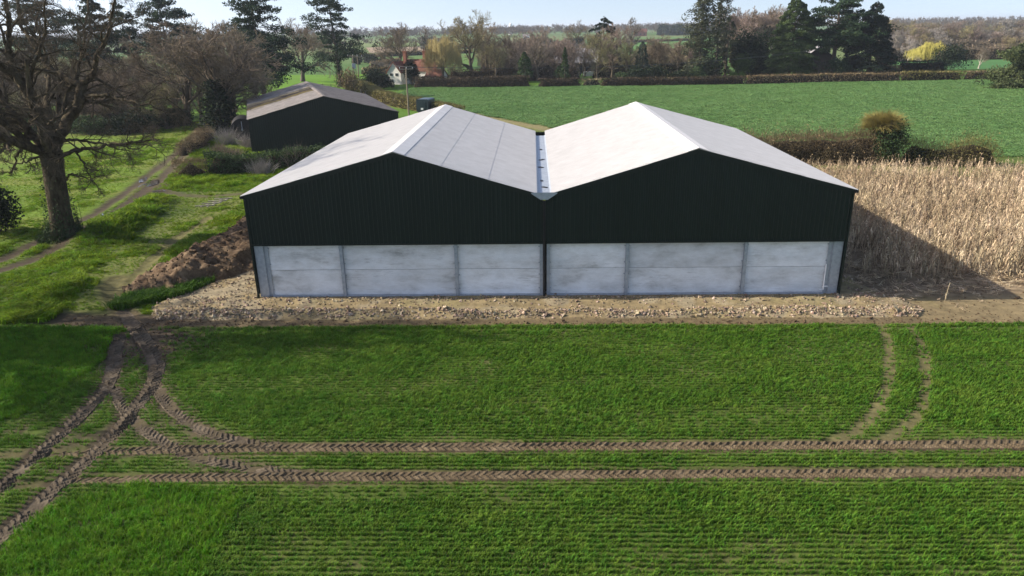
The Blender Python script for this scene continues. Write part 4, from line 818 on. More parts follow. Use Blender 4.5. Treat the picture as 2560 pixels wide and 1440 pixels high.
# ------------------------------------------------------------------ the big bare oak in front on the left
def big_oak():
    rg = np.random.default_rng(77); W = MB(); T = MB(); YO = 52.6; base = at(163, 602); o = np.array([base[0], base[1], 0])
    def L3(px, y0, y1, sag=0):
        n = len(px); return np.array([atY(a, b, YO+y0+(y1-y0)*k/(n-1)) for k, (a, b) in enumerate(px)])-o
    def sp(P, n=2):
        return np.array(smooth(P, n))
    tr = sp(L3([(163, 612), (155, 560), (147, 510), (138, 455), (131, 405), (126, 378)], 0, 0)); tr[0][2] = -.4
    tt = np.linspace(0, 1, len(tr)); W.tube(tr, np.interp(tt, [0, .06, .16, .35, .7, 1], [1.55, 1.12, .88, .76, .72, .82]), 18)
    prm = [dict(n=5, w=.17, up=.05, end=.35, wood=1, k=6, c=6, a=(30, 65), l=.5, rr=.55, rm=.07), dict(n=5, w=.20, up=.03, end=.35, wood=1, k=5, c=8, a=(28, 65), l=.46, rr=.55, rm=.04),
           dict(n=4, w=.22, up=.02, end=.4, wood=0, k=4, c=7, a=(25, 65), l=.58, rr=.55, rm=.018), dict(n=3, w=.22, up=.0, end=.4, wood=0, k=3, c=4, a=(25, 60), l=.58, rr=.55, rm=.011), dict(n=2, w=.2, up=0, end=.4, wood=0, k=3, c=0, a=(25, 60), l=.6, rr=.6, rm=.008)]
    limbs = [  # pixel course of each limb in the plane of the trunk, radius at the fork and tip, lean towards (-) or from (+) the viewer
        ([(118, 395), (98, 352), (70, 322), (35, 288), (0, 235), (-40, 190), (-75, 130), (-95, 60)], .46, .16, 0, 1.8, 10),
        ([(128, 385), (112, 330), (96, 285), (76, 243), (45, 203), (20, 176), (-10, 158), (-45, 120), (-70, 40), (-75, -40)], .50, .14, 0, -2.0, 10),
        ([(58, 215), (34, 172), (24, 140), (19, 110), (24, 72), (19, 30), (10, -15), (8, -70)], .36, .12, -1.1, -2.6, 9),
        ([(134, 385), (148, 340), (172, 300), (196, 262), (202, 228), (204, 212)], .52, .36, 0, 1.0, 3),
        ([(204, 215), (180, 206), (150, 186), (122, 172), (108, 150), (92, 126), (80, 100), (64, 88), (48, 50), (44, 0), (52, -60)], .34, .10, 1.0, 4.2, 10),
        ([(204, 212), (222, 200), (234, 182), (237, 157), (247, 130), (262, 104), (273, 80), (279, 45), (287, 10), (296, -30)], .30, .08, 1.0, .2, 10),
        ([(208, 240), (226, 238), (247, 239), (270, 237), (290, 243), (317, 255), (338, 252), (352, 264), (380, 250), (420, 244)], .20, .04, .8, -1.5, 9),
        ([(150, 393), (168, 384), (190, 376), (220, 371), (250, 368), (285, 361), (320, 360), (352, 354), (395, 350)], .22, .05, -.4, -3.2, 10),
        ([(160, 352), (190, 348), (220, 353), (262, 361), (300, 366), (345, 372)], .15, .04, .2, 2.2, 7),
        ([(104, 352), (80, 346), (55, 349), (28, 353), (0, 357), (-45, 350)], .24, .07, 0, -1.6, 7),
        ([(66, 352), (52, 372), (42, 398), (33, 418), (26, 434)], .13, .04, -.6, -1.2, 5),
        ([(190, 378), (202, 398), (214, 420), (226, 440), (236, 458)], .10, .03, -.8, -1.8, 5),
        ([(164, 450), (174, 436), (190, 436), (212, 442), (232, 445)], .10, .03, -.3, -1.0, 5),
        ([(120, 400), (104, 392), (86, 396), (62, 405), (40, 411)], .14, .04, -.2, -1.4, 5),
        ([(186, 280), (192, 230), (190, 185), (200, 150), (214, 110), (210, 60), (222, 10), (225, -40)], .20, .06, .6, 3.8, 9),
        ([(88, 262), (72, 215), (82, 170), (100, 130), (112, 80), (108, 30), (118, -20)], .20, .06, -.6, -3.6, 9)]
    for px, ra, rb, y0, y1, nc in limbs:
        P = sp(L3(px, y0, y1)); n = len(P); P[1:] += rg.normal(0, .05, (n-1, 3)); rad = .86*(ra+(rb-ra)*np.linspace(0, 1, n)**.8); W.tube(P, rad, 8)
        Ll = np.sum(np.linalg.norm(np.diff(P, axis=0), axis=1)); kids(W, T, rg, P, rad, min(Ll, 7.5), 1, prm, nc, tmin=.12)
    for a, e, L in ((-95, 28, 8.5), (-60, 50, 8), (80, 35, 9), (110, 55, 8.5), (-130, 40, 7)):     # limbs reaching towards and away from the viewer
        d = np.array([math.cos(R(a))*math.cos(R(e)), math.sin(R(a))*math.cos(R(e)), math.sin(R(e))]); grow(W, T, rg, tr[-4], d, L, .33, 0, prm)
    [np.maximum(a_[:, 2], .15, out=a_[:, 2]) for a_ in T.v]; r = thing('oak_tree', 'huge gnarled bare oak beside the lane on the left, its top out of frame', 'tree', (o[0], o[1], 0)); W.obj('trunk', m_bark, r, True); T.obj('crown', m_twig, r)
    I = MB(); n = 1500; a = rg.uniform(0, 6.28, n); z = rg.exponential(1.3, n); z = np.minimum(z, 6); c = np.stack([np.interp(z, tr[:, 2], tr[:, k]) for k in (0, 1)], 1); rr = np.interp(z, [0, .6, 2, 6], [1.6, 1.15, .88, .76])+rg.uniform(0, .3, n)
    I.cards(np.column_stack([c[:, 0]+rr*np.cos(a), c[:, 1]+rr*np.sin(a), z]), .17, rg, .7); I.sticks(np.column_stack([c[:500, 0]+rr[:500]*np.cos(a[:500]), c[:500, 1]+rr[:500]*np.sin(a[:500]), z[:500]*0]), np.column_stack([c[:500, 0]+rr[:500]*1.1*np.cos(a[:500]), c[:500, 1]+rr[:500]*1.1*np.sin(a[:500]), .4+z[:500]*.6]), .02); I.obj('ivy', m_ivy, r)
big_oak()
def here(px, Yd): x = colY(px, Yd); return (x, Yd, float(gh(x, Yd)))
# dense tree just outside the frame on the left that shades the corner of the field, and the dark bush at the edge
W, T, I = bare(901, 20, .9, r0=.6, twr=.04, dens=1.25, limbs=13); tree('bare_tree', 'bare broad tree at the field corner beyond the left edge', 'tree', (-41.0, 34.6, 0), W, T, m_bark2, m_twig)
W = MB(); W.tube([(0, 0, -.2), (0, 0, 4), (.1, 0, 7.5)], [.32, .24, .06], 8); T = lumps(905, 9000, .30, 3.0, 2.3, 5.6, nl=12, z0=3.6); tree('evergreen_tree', 'dense evergreen tree at the field corner beyond the left edge', 'tree', (-34.6, 33.2, 0), W, T, m_bark2, m_dshrub)
p = at(-14, 585); shrub('evergreen_bush', 'dark evergreen bush at the left edge beside the lane', 'bush', (p[0], p[1], 0), 2.4, 2.4, 4.6, 7000, .22, m_dshrub, 31)
# ------------------------------------------------------------------ tall pines on the left skyline
PINES = [(155, 185, -45, dict(spreadr=8.2, first=.42, npad=46, fpp=90, lean=-.09, thick=.35, trunk_r=.55), 'tall flat-tiered pine with pale lower trunk seen through the oak branches'),
         (262, 168, -22, dict(spreadr=5.6, first=.35, npad=40, lean=.02, thick=.7, top=.35), 'dense dark pine rising just right of the oak limbs'),
         (347, 168, 6, dict(spreadr=5.0, first=.40, npad=30, lean=-.03, thick=.6, fpp=80, trunk_r=.3), 'small leaning pine with a sparse one-sided top against the sky'),
         (443, 176, -30, dict(spreadr=6.6, first=.46, npad=44, fpp=90, lean=-.03, thick=.6), 'tall pine with plated branches rising behind the bare ivy tree'),
         (662, 172, -32, dict(spreadr=9.8, first=.20, npad=84, lean=-.02, thick=.5, top=.22, fpp=80, trunk_r=.6), 'broadest dark pine behind the old barn roof'),
         (852, 206, -34, dict(spreadr=7.0, first=.28, npad=46, fpp=90, lean=-.055, thick=.6, top=.45, ivy=1.0, trunk_r=.5), 'slender pine with ivy round its foot beside the sunlit paddock')]
for k, (px, Yd, pt, kw, lab) in enumerate(PINES):
    x, y, z = here(px, Yd); hgt = topz(px, pt, Yd); W, T, I = conifer_pads(400+k, hgt, **kw)
    if k == 5:
        rg = np.random.default_rng(3); c = np.array([4.8, 0, hgt*.36]); g = rg.normal(size=(420, 3)); T.cards(c+g*[1.9, 1.6, .55], .42, rg, .5); W.tube([(0, 0, hgt*.42), tuple(c)], [.14, .04], 4); c = np.array([-4.5, .5, hgt*.30]); g = rg.normal(size=(480, 3)); T.cards(c+g*[1.6, 1.6, .9], .42, rg, .5); W.tube([(0, 0, hgt*.38), tuple(c)], [.14, .04], 4)
    tree('pine_tree', lab, 'tree', (x, y, z), W, T, m_pbark, m_pine, I)
# ------------------------------------------------------------------ bare trees: kinds, then places
KIND = {}
KIND['round'] = bare(21, 10, 1.0, r0=.36, twr=.034, limbs=11, dens=1.15)
KIND['wide'] = bare(22, 10, 1.3, trunk=.20, r0=.45, twr=.030, limbs=13, ang=(36, 70), dens=1.35)
KIND['upright'] = bare(23, 10, .72, trunk=.14, r0=.26, twr=.03, limbs=14, ang=(18, 42), up=.10)
KIND['fine'] = bare(24, 10, .9, trunk=.10, r0=.24, twr=.028, limbs=15, ang=(22, 50), up=.09, dens=1.15)
KIND['ivy'] = bare(25, 10, 1.15, trunk=.30, r0=.40, twr=.030, limbs=13, ivy=1.6, dens=1.35)
KIND['pole'] = bare(26, 10, .5, trunk=.25, r0=.18, twr=.026, limbs=15, ang=(20, 45), up=.12)
SRC = {}
KH = {k_: float(np.percentile(np.concatenate(v_[1].v)[:, 2], 99.7)) for k_, v_ in KIND.items()}
def place(kind, px, Yd, ptop, lab, tm, group=None, wf=1.0, bm=None, rz=None, hfac=.93, name='bare_tree'):
    x, y, z = here(px, Yd); hgt = topz(px, ptop, Yd)-z; s_ = 1.1*hgt/KH[kind]; sc = (s_*wf, s_*wf, s_); rz = (px*1.7+Yd) % 6.28 if rz is None else rz
    if kind not in SRC:
        W, T, I = KIND[kind]; r = tree(name, lab, 'tree', (x, y, z), W, T, m_bark2, m_twb, I, group=group, rz=rz, sc=sc); SRC[kind] = r
        for c in r.children:
            mt = {'trunk': bm or m_bark2, 'crown': tm}.get(c.name.split('.')[0])
            if mt: c.material_slots[0].link = 'OBJECT'; c.material_slots[0].material = mt
    else:
        r = dup(SRC[kind], (x, y, z), rz, sc, lab, group, mats={'trunk': bm or m_bark2, 'crown': tm}); r.name = name
        if not group and 'group' in r: del r['group']
    return r
g1 = 'bare trees behind the lane on the left'
place('ivy', 548, 112, 76, 'broad bare tree with a thick ivy-clad trunk beside the lane end', m_twb, None, 1.35)
place('wide', 470, 122, 82, 'wide brown bare tree left of the ivy-clad trunk', m_twb, None, 1.1)
place('wide', 588, 124, 80, 'rounded brown bare tree rising behind the old barn gable', m_twb, None, .95, rz=1.0)
place('round', 640, 128, 188, 'low dark bare tree behind the old barn ridge, under the broadest pine', m_twd, None, 1.2)
place('round', 400, 140, 160, 'bare brown tree behind the hedge, left of the broad pale-brown crowns', m_twb, None, 1.2)
LT = [(20, 150, 150, 'fine'), (75, 135, 175, 'wide'), (125, 128, 190, 'fine'), (205, 140, 165, 'round'), (250, 125, 185, 'fine'), (310, 132, 165, 'wide'), (355, 122, 205, 'fine'), (180, 170, 140, 'round'), (285, 165, 140, 'round'), (90, 175, 130, 'wide'), (240, 190, 120, 'fine'), (360, 160, 140, 'fine'), (40, 190, 130, 'round'), (155, 120, 225, 'fine'), (300, 118, 235, 'fine'), (420, 118, 215, 'fine'), (-30, 140, 150, 'round')]
LT += [(px_, Yd_, pt_, 'fine') for px_, Yd_, pt_ in ((15, 128, 215), (60, 145, 170), (110, 150, 160), (150, 140, 185), (200, 125, 205), (225, 150, 160), (275, 140, 170), (320, 150, 160), (345, 136, 178), (390, 128, 200), (440, 132, 175), (265, 118, 240), (215, 119, 245), (100, 119, 245), (50, 122, 235), (505, 135, 150), (540, 150, 140), (590, 145, 150), (640, 150, 170))]
for k, (px, Yd, pt, kd) in enumerate(LT): place(kd, px, Yd, pt, 'tangled bare tree in the thicket behind the big oak', (m_twb, m_twd, m_twb, m_two)[k % 4], g1, 1.35)
place('wide', 757, 229, 62, 'old bare tree with a stout pale trunk standing in the bright paddock', m_twb, None, .98, bm=m_pbark)
# scrub and low bushes left of the lane
for k, (px, py, rx, h, mt) in enumerate([(345, 330, 4.5, 3.4, m_dshrub), (415, 322, 4.5, 3.2, m_dshrub), (300, 335, 4.0, 2.6, m_dshrub), (450, 318, 3.5, 2.8, m_dshrub), (235, 335, 4.5, 2.8, m_ivy), (120, 330, 4.5, 3.0, m_ivy), (180, 330, 4, 2.6, m_dshrub), (40, 325, 4.5, 3.2, m_dshrub)]):
    p = at(px, py); shrub('scrub_bush', 'dark scrubby bush in the overgrown row behind the left paddock', 'bush', (p[0], p[1], 0), rx, 3.0, h, 2600, .30, mt, 600+k, 'scrub bushes behind the left paddock', 60, m_twb)
q0 = [at(a, b)[:2] for a, b in ((-60, 330), (150, 326), (300, 325), (460, 312))]; hedge('thicket_hedge', 'ragged brown bramble thicket running along the back of the left paddock', q0, 5.0, 2.6, m_hedgeb, 61, 22, .35, None, .5, .8, .3)
q0 = [at(a, b)[:2] for a, b in ((-60, 243), (120, 240), (300, 236))]; hedge('field_hedge', 'low grey hedge along the far paddock behind the oak', q0, 2.0, 1.4, m_hedgeb, 62, 14, .4, None, .3, .6)
# hedge in front of the old barn: ivy part, brown twiggy parts
q0 = [(-39.8, 77.6), (-36.5, 79.0)]; hedge('brown_hedge', 'brown twiggy end of the hedge nearest the lane puddles', q0, 2.4, 1.7, m_hedgeb, 63, 110, .17, None, .3, .8, .2)
q0 = [(-36.8, 79.1), (-33, 80.6), (-29.0, 82), (-24.0, 83.2)]; hedge('ivy_hedge', 'dark green ivy-covered hedge in front of the old barn', q0, 2.6, 2.0, m_ivy, 64, 95, .20, None, .35, .12, .25)
for k, (x, y, h, lab) in enumerate([(-30.6, 79.3, 1.9, 'pale bare shrub with upright stems in front of the ivy hedge'), (-27.6, 82.2, 3.0, 'reddish brown bare shrub poking above the ivy hedge'), (-37.8, 89.3, 1.7, 'low brown bramble beside the old barn corner'), (-41.2, 93.5, 1.5, 'straggly brown bramble between the lane and the old barn'), (-38.9, 97.5, 2.4, 'tall dry bramble beside the black tank'), (-43.2, 100.8, 3.0, 'dry upright stems in front of the black tank')]):
    rg = np.random.default_rng(650+k); T = MB(); n = 260; A = np.column_stack([rg.normal(0, .5, n), rg.normal(0, .5, n), np.zeros(n)]); g = rg.normal(size=(n, 3))*[.5, .5, .25]+[0, 0, .9]; g /= np.linalg.norm(g, axis=1)[:, None]; B = A+g*h*rg.uniform(.5, 1.1, (n, 1)); T.sticks(A, B, .022)
    m_ = (A+B)/2; g2 = g+rg.normal(0, .4, (n, 3)); T.sticks(m_, m_+g2*h*.4, .013); tag(T.obj('bare_shrub', (m_twg, m_twp, m_twb, m_twb, m_twg, m_twg)[k], loc=(x, y, 0)), lab, 'shrub')
q0 = [at(a, b)[:2] for a, b in ((455, 388), (490, 372), (520, 350))]; hedge('bank_hedge', 'low dark brown hedge on the bank between the lane and the old barn', q0, 2.2, 1.3, m_hedgeb, 66, 60, .2, None, .5, .7, .2)
# ------------------------------------------------------------------ garden hedges, field boundary, house
q0 = [(-47.0, 199), (-40.5, 182), (-34, 163), (-28, 152), (-20.5, 140), (-12.8, 127)]; hedge('olive_hedge', 'clipped olive hedge running down beside the rape field to the pole', q0, 3.0, 2.1, m_hedgeo, 67, 28, .32, None, .12, .55)
p = at(918, 238); shrub('clipped_bush', 'block-shaped olive bush at the top end of the clipped hedge', 'bush', (p[0], p[1], 0), 2.6, 2.0, 3.2, 1900, .34, m_hedgeo, 68)
p = at(880, 232); shrub('brown_bush', 'rounded brown bush left of the transformer pole', 'bush', (p[0], p[1], 0), 4.0, 3.2, 5.2, 2600, .36, m_hedgeb, 69, None, 120, m_twb)
for k, (px, py, rx, h) in enumerate([(938, 224, 5.5, 5.0), (962, 220, 3.0, 3.4)]): p = at(px, py); shrub('evergreen_bush', ('large dark evergreen bush between the pole and the cottage', 'dark evergreen bush against the cottage gable')[k], 'bush', (p[0], p[1], 0), rx, 3.5, h, 3600, .36, m_dshrub, 70+k)
HZ = [(1035, 217), (1180, 217), (1325, 215)]; hedge('dark_hedge', 'tall dark front garden hedge below the cottage', [at(a, b+2)[:2] for a, b in HZ], 2.4, 2.7, m_hedged, 74, 12, .42, None, .1, .5)
hedge('dark_hedge', 'second dark hedge behind the front garden hedge, right of the cottage', [(colY(px, 219), 219) for px in (1120, 1210, 1290, 1340)], 2.4, 3.4, m_hedged, 75, 10, .45, None, .2, .5)
hedge('roadside_hedge', 'trimmed dark hedge between the garden hedge and the driveway gap', [at(a, b)[:2] for a, b in ((1345, 218), (1400, 217), (1452, 216))], 2.2, 2.1, m_hedged, 76, 14, .42, None, .08, .5)
hedge('roadside_hedge', 'low green bank of hedge in the driveway gap', [at(a, b)[:2] for a, b in ((1455, 215), (1502, 213))], 2.0, 1.7, m_two, 77, 14, .42, None, .1, .4)
hedge('roadside_hedge', 'long trimmed brown hedge along the far edge of the green field', [at(a, b)[:2] for a, b in ((1500, 216), (1700, 214), (1860, 211))], 2.2, 2.1, m_hedged, 78, 14, .42, None, .08, .5)
hedge('roadside_hedge', 'mid brown run of trimmed hedge under the dark conifers', [at(a, b)[:2] for a, b in ((1862, 211), (2060, 206), (2250, 203))], 2.2, 2.1, m_hedgeb, 79, 14, .42, None, .1, .5)
hedge('roadside_hedge', 'lighter brown run of trimmed hedge near the yellow willow', [at(a, b)[:2] for a, b in ((2252, 203), (2330, 201), (2402, 200))], 2.2, 2.3, m_hedgeo, 80, 14, .42, None, .1, .5)
hedge('roadside_hedge', 'last short run of dark hedge before the pine at the right edge', [at(a, b)[:2] for a, b in ((2410, 200), (2450, 198), (2490, 198))], 2.2, 2.1, m_hedgeb, 81, 14, .42, None, .1, .5)
# the cottage
hx = at(992, 214); house = thing('cottage', 'white rendered cottage with red tiled roofs and two tall brick chimneys', 'house', (hx[0]-1.4, 212.5, 0), R(-20))
def gable(par, w_, l_, eh, rh, x0=0, y0=0, along='y', wall='wall', ov=.3, verge=True):
    mb = MB()
    if along == 'y':
        V = [[x0-w_/2, y0, 0], [x0+w_/2, y0, 0], [x0+w_/2, y0, eh], [x0, y0, rh], [x0-w_/2, y0, eh]]; V2 = [[a, b+l_, c] for a, b, c in V]; mb.add(V+V2, [[0, 1, 2, 2], ]) if False else None
        mb.add(V, [[0, 1, 2, 3, 4]]); mb.add(V2, [[4, 3, 2, 1, 0]]); mb.add([V[0], V[4], V2[4], V2[0], V[1], V[2], V2[2], V2[1]], [[0, 1, 2, 3], [4, 7, 6, 5]]); part(mb, wall, m_render, par)
        mb = MB()
        for s in (-1, 1):
            sl = (rh-eh)/(w_/2)
            for dz in (0, .12): mb.add([[x0, y0-ov, rh+.1+dz], [x0+s*(w_/2+ov), y0-ov, eh-ov*sl+.1+dz], [x0+s*(w_/2+ov), y0+l_+ov, eh-ov*sl+.1+dz], [x0, y0+l_+ov, rh+.1+dz]], [[0, 1, 2, 3]])
            mb.beam((x0, y0-ov, rh+.14), (x0+s*(w_/2+ov), y0-ov, eh-ov*sl+.14), .1, .3)
        return part(mb, 'roof', m_tile, par)
    V = [[x0, y0-w_/2, 0], [x0, y0+w_/2, 0], [x0, y0+w_/2, eh], [x0, y0, rh], [x0, y0-w_/2, eh]]; V2 = [[a+l_, b, c] for a, b, c in V]
    mb.add(V, [[4, 3, 2, 1, 0]]); mb.add(V2, [[0, 1, 2, 3, 4]]); mb.add([V[0], V[4], V2[4], V2[0], V[1], V[2], V2[2], V2[1]], [[3, 2, 1, 0], [5, 6, 7, 4]]); part(mb, wall, m_render, par)
    mb = MB(); sl = (rh-eh)/(w_/2)
    for s in (-1, 1):
        for dz in (0, .12): mb.add([[x0-ov, y0, rh+.1+dz], [x0-ov, y0+s*(w_/2+ov), eh-ov*sl+.1+dz], [x0+l_+ov, y0+s*(w_/2+ov), eh-ov*sl+.1+dz], [x0+l_+ov, y0, rh+.1+dz]], [[0, 1, 2, 3]])
    return part(mb, 'roof', m_tile, par)
def window(par, x, y, z, w_, h_):
    mb = MB(); mb.box((x, y, z), (w_, .08, h_)); f = part(mb, 'window', m_white, par); mb = MB()
    for s in (-1, 1): mb.box((x+s*w_*.24, y-.05, z), (w_*.42, .03, h_*.84))
    part(mb, 'pane', m_glass, f)
gable(house, 4.6, 6.5, 4.2, 7.6); rf = gable(house, 5.2, 11.5, 4.6, 8.2, 1.0, 5.5, 'x')
gable(house, 4.5, 5.0, 2.7, 5.0, 10.5, 2.2, 'x')
for x, z, w_, h_ in ((-.9, 3.4, 1.0, 1.1), (.9, 3.4, 1.0, 1.1), (-.8, 1.3, 1.2, 1.2)): window(house, x, -.03, z, w_, h_)
window(house, 13.2, -.08, 1.7, 1.4, 1.1); window(house, 6.0, 2.87, 2.2, 1.2, 1.3); window(house, 8.3, 2.87, 2.2, 1.2, 1.3)
house.scale = (.96, .96, .80)
for x, y in ((1.5, 4.6), (7.7, 5.5)):
    mb = MB(); mb.box((x, y, 8.9), (1.0, .9, 4.2)); mb.box((x, y, 11.1), (1.2, 1.1, .22)); mb.box((x, y, 10.6), (1.1, 1.0, .14)); ch = part(mb, 'chimney', m_brick, rf); mb = MB()
    for k in (-.28, .28): mb.tube([(x+k, y, 11.2), (x+k, y, 12.0)], .14, 8, cap=True)
    part(mb, 'chimney_pot', m_tile, ch)
p = at(1030, 214); shrub('ivy_mass', 'tall dark evergreen climbing in front of the cottage roof', 'bush', (p[0]-.2, 208.5, 0), 2.6, 2.0, 6.4, 5200, .36, m_dshrub, 83)
# yellowish willow beside the cottage, and trees of the middle row
def weeping(seed, h, rad, n=260, per=7, w_=.03):
    rg = np.random.default_rng(seed); W = MB(); T = MB(); W.tube([(0, 0, -.2), (.1, 0, h*.3), (.1, .1, h*.55)], [.45, .33, .2], 8)
    for k in range(16):
        a = k*2.4; e = np.array([rad*.62*math.cos(a), rad*.62*math.sin(a), h*rg.uniform(.7, .97)]); W.tube([(.1, 0, h*rg.uniform(.25, .5)), e*[.5, .5, .85], e], [.15, .09, .03], 4)
    for k in range(n):
        a = rg.uniform(0, 6.28); r = rad*rg.uniform(.15, 1)**.7; zt = h*(1-.45*(r/rad)**2)*rg.uniform(.8, 1); q_ = .62+.6*float(vn(np.array([a*1.3]), np.array([zt*.5]), 1.0, seed)[0]); zt *= .78+.34*q_; b = np.array([r*q_*math.cos(a), r*q_*math.sin(a), zt])
        m_ = b+rg.normal(0, .25, (per, 3)); dn = rg.uniform(.18, .42, per)*h; E_ = m_+np.column_stack([rg.normal(0, .25, per)+.15*math.cos(a)*dn, rg.normal(0, .25, per)+.15*math.sin(a)*dn, -dn]); E_[:, 2] = np.maximum(E_[:, 2], .4); T.sticks(m_, E_, w_)
    return W, T
W, T = weeping(90, topz(1105, 98, 208), 5.6, 340, 7); tree('willow_tree', 'pale yellow-brown weeping willow beside the cottage', 'tree', here(1108, 208), W, T, m_bark2, m_willow2)
place('wide', 1005, 262, 70, 'bare tree behind the cottage chimneys', m_twb, None, .95)
place('pole', 1072, 300, 78, 'slim grey tree behind the right-hand chimney', m_twg, None, 1.4)
place('wide', 1183, 224, 44, 'big bare tree with a fan of upright limbs right of the willow', m_two, None, .85, bm=m_bark2)
MIDR = [(1240, 216, 110, 'fine', m_two, 1.0, 'olive-tinted thin bare tree between the big fan-shaped tree and the dark ivy tree'), (1275, 226, 90, 'fine', m_twb, 1.0, 'brown bare tree behind the first dark ivy tree'), (1345, 218, 78, 'wide', m_twp, .9, 'pinkish bare tree in the middle of the garden row'), (1385, 230, 100, 'fine', m_twp, 1.0, 'thin pinkish bare tree left of the ivy column'),
        (1492, 214, 88, 'fine', m_two, 1.0, 'yellowish bare tree at the right of the driveway gap'), (1530, 222, 72, 'fine', m_twp, 1.1, 'tall mauve-brown bare tree in front of the spiky conifer'), (1570, 212, 106, 'upright', m_two, 1.1, 'olive bare tree beside the grey-green ivy tree'), (1640, 226, 96, 'fine', m_twb, 1.2, 'brown bare tree right of the grey-green ivy tree'), (1692, 216, 108, 'pole', m_twb, 1.3, 'slender pale bare tree left of the tall sparse evergreen'), (1575, 300, 55, 'pole', m_twg, 1.3, 'thin spire-like bare tree further back over the far field'),
        (1215, 232, 70, 'fine', m_twb, 1.0, 'grey-brown bare tree just right of the big fan-shaped tree'), (1440, 300, 62, 'round', m_twb, 1.0, 'bare tree standing behind the grey barn roof')]
for px, Yd, pt, kd, mt, wf, lab in MIDR: place(kd, px, Yd, pt, lab, mt, None, wf)
def ivytree(px, Yd, pt, rad, lab, mt, seed, n=3000):
    x, y, z = here(px, Yd); h = topz(px, pt, Yd); T = MB(); rg = np.random.default_rng(seed); t = rg.uniform(.02, 1, n); env = np.sin(np.clip(t*.93+.07, 0, 1)*math.pi)**.55*(1.05-.55*t)*(.6+.8*vn(t*9, t*0+seed, 1, seed)); a = rg.uniform(0, 6.28, n); r = rad*env*rg.uniform(.35, 1, n)**.5*(.7+.6*vn(a*1.2, t*6, 1, seed+2))
    T.cards(np.column_stack([r*np.cos(a), r*np.sin(a), t*h]), .36*rg.uniform(.7, 1.3, n), rg, .7); W = MB(); W.tube([(0, 0, -.2), (.1, 0, h*.5), (0, .1, h*.98)], [.3, .2, .04], 6)
    tree('ivy_tree', lab, 'tree', (x, y, z), W, T, m_bark2, mt, crown='crown')
ivytree(1312, 212, 130, 2.6, 'dark ivy-smothered tree at the left of the middle row', m_ivy, 41)
ivytree(1412, 210, 118, 1.5, 'narrow dark ivy column beside the driveway gap', m_ivy, 42, 2000)
ivytree(1398, 212, 165, 1.9, 'low dark ivy stump left of the narrow ivy column', m_ivy, 46, 1200)
ivytree(1603, 212, 104, 3.0, 'grey-green ivy-clad tree right of the driveway', leafm('grey_ivy_leaf', (.035, .050, .034), (.055, .075, .050), (.085, .105, .070)), 43)
for k, (px, Yd, rx, h, mt, lab) in enumerate([(1300, 206, 3.5, 3.0, m_dshrub, 'dark low shrub under the first ivy tree'), (1590, 206, 4.5, 4.0, m_dshrub, 'dark shrub under the grey-green ivy tree'), (1640, 207, 5.0, 4.6, m_dshrub, 'rounded dark shrub right of the grey-green ivy tree'), (1700, 208, 4.5, 2.6, m_dshrub, 'low dark shrub left of the sparse evergreen trunk'), (1782, 210, 4.6, 6.8, m_dshrub, 'dark evergreen shrub behind the sparse evergreen trunk'), (1742, 207, 3.0, 4.2, m_ivy, 'ivy-green shrub round the foot of the sparse evergreen'), (1560, 207, 3.0, 2.6, m_ivy, 'small ivy bush at the edge of the driveway'), (1900, 216, 5.0, 3.0, m_dshrub, 'dark shrub between the round holm oak and the big cypress'), (1848, 209, 4.2, 6.6, m_cypr, 'mid green round bush in front of the round holm oak'), (2090, 214, 4.6, 5.2, m_ced, 'small fresh green conifer under the cedar'), (2215, 214, 4.0, 3.4, m_hedgeb, 'brown shrub right of the dark narrow cypress')]):
    x, y, z = here(px, Yd); shrub('shrub', lab, 'shrub', (x, y, z), rx, 3.0, h, 2400, .38, mt, 720+k)
for px, w_ in ((1832, 1.6), (1852, 1.5)): x, y, z = here(px, 206); shrub('clipped_bush', ('bright green clipped box bush in front of the round holm oak', 'smaller bright green clipped bush on the right of its pair')[px > 1840], 'bush', (x, y, z), w_, 1.4, 2.6-.3*(px > 1840), 1300, .26, m_brightb, px)
# evergreens
x, y, z = here(1507, 262); W, T = conifer_cone(51, topz(1507, 45, 262), 7.5, 60, 7000, .8, .42, .25, jag=.5); tree('spiky_conifer', 'spiky-topped dark conifer behind the middle row of bare trees', 'tree', (x, y, z), W, T, m_bark2, m_cypd)
x, y, z = here(1746, 209); W, T, I = conifer_pads(52, topz(1746, -28, 209), 4.4, first=.16, npad=84, fs=.42, fpp=48, thick=1.3, top=.5, trunk_r=.42, droop=.25); tree('sparse_evergreen', 'tall sparse grey-green evergreen with a clear reddish trunk', 'tree', (x, y, z), W, T, m_pbark, m_seq)
x, y, z = here(1788, 214); W, T, I = conifer_pads(53, topz(1790, -40, 214), 3.6, first=.28, npad=50, fs=.42, fpp=40, thick=1.2, top=.6, trunk_r=.34, droop=.1); tree('sparse_evergreen', 'thin-topped tall evergreen just right of the sparse grey-green one', 'tree', (x, y, z), W, T, m_pbark, m_seq)
x, y, z = here(1812, 218); W, T = conifer_cone(54, topz(1812, 42, 218), 4.6, 90, 4200, .5, .6, .05, jag=.45); tree('brown_conifer', 'brownish-green ragged conifer left of the round holm oak', 'tree', (x, y, z), W, T, m_bark2, m_seq)
x, y, z = here(1868, 219); W = MB(); W.tube([(0, 0, -.2), (0, 0, 8)], [.5, .2], 8); T = lumps(55, 12000, .5, 7.4, 6.0, topz(1868, 72, 219), nl=14); tree('round_evergreen', 'dome-shaped very dark holm oak left of the conifer group', 'tree', (x, y, z), W, T, m_bark2, m_dshrub)
x, y, z = here(1972, 216); W, T = conifer_cone(56, topz(1972, -8, 216), 8.6, 300, 32000, .55, .55, .02, jag=.22); tree('cypress_tree', 'broad bushy green cypress, largest of the conifer group', 'tree', (x, y, z), W, T, m_bark2, m_cypr)
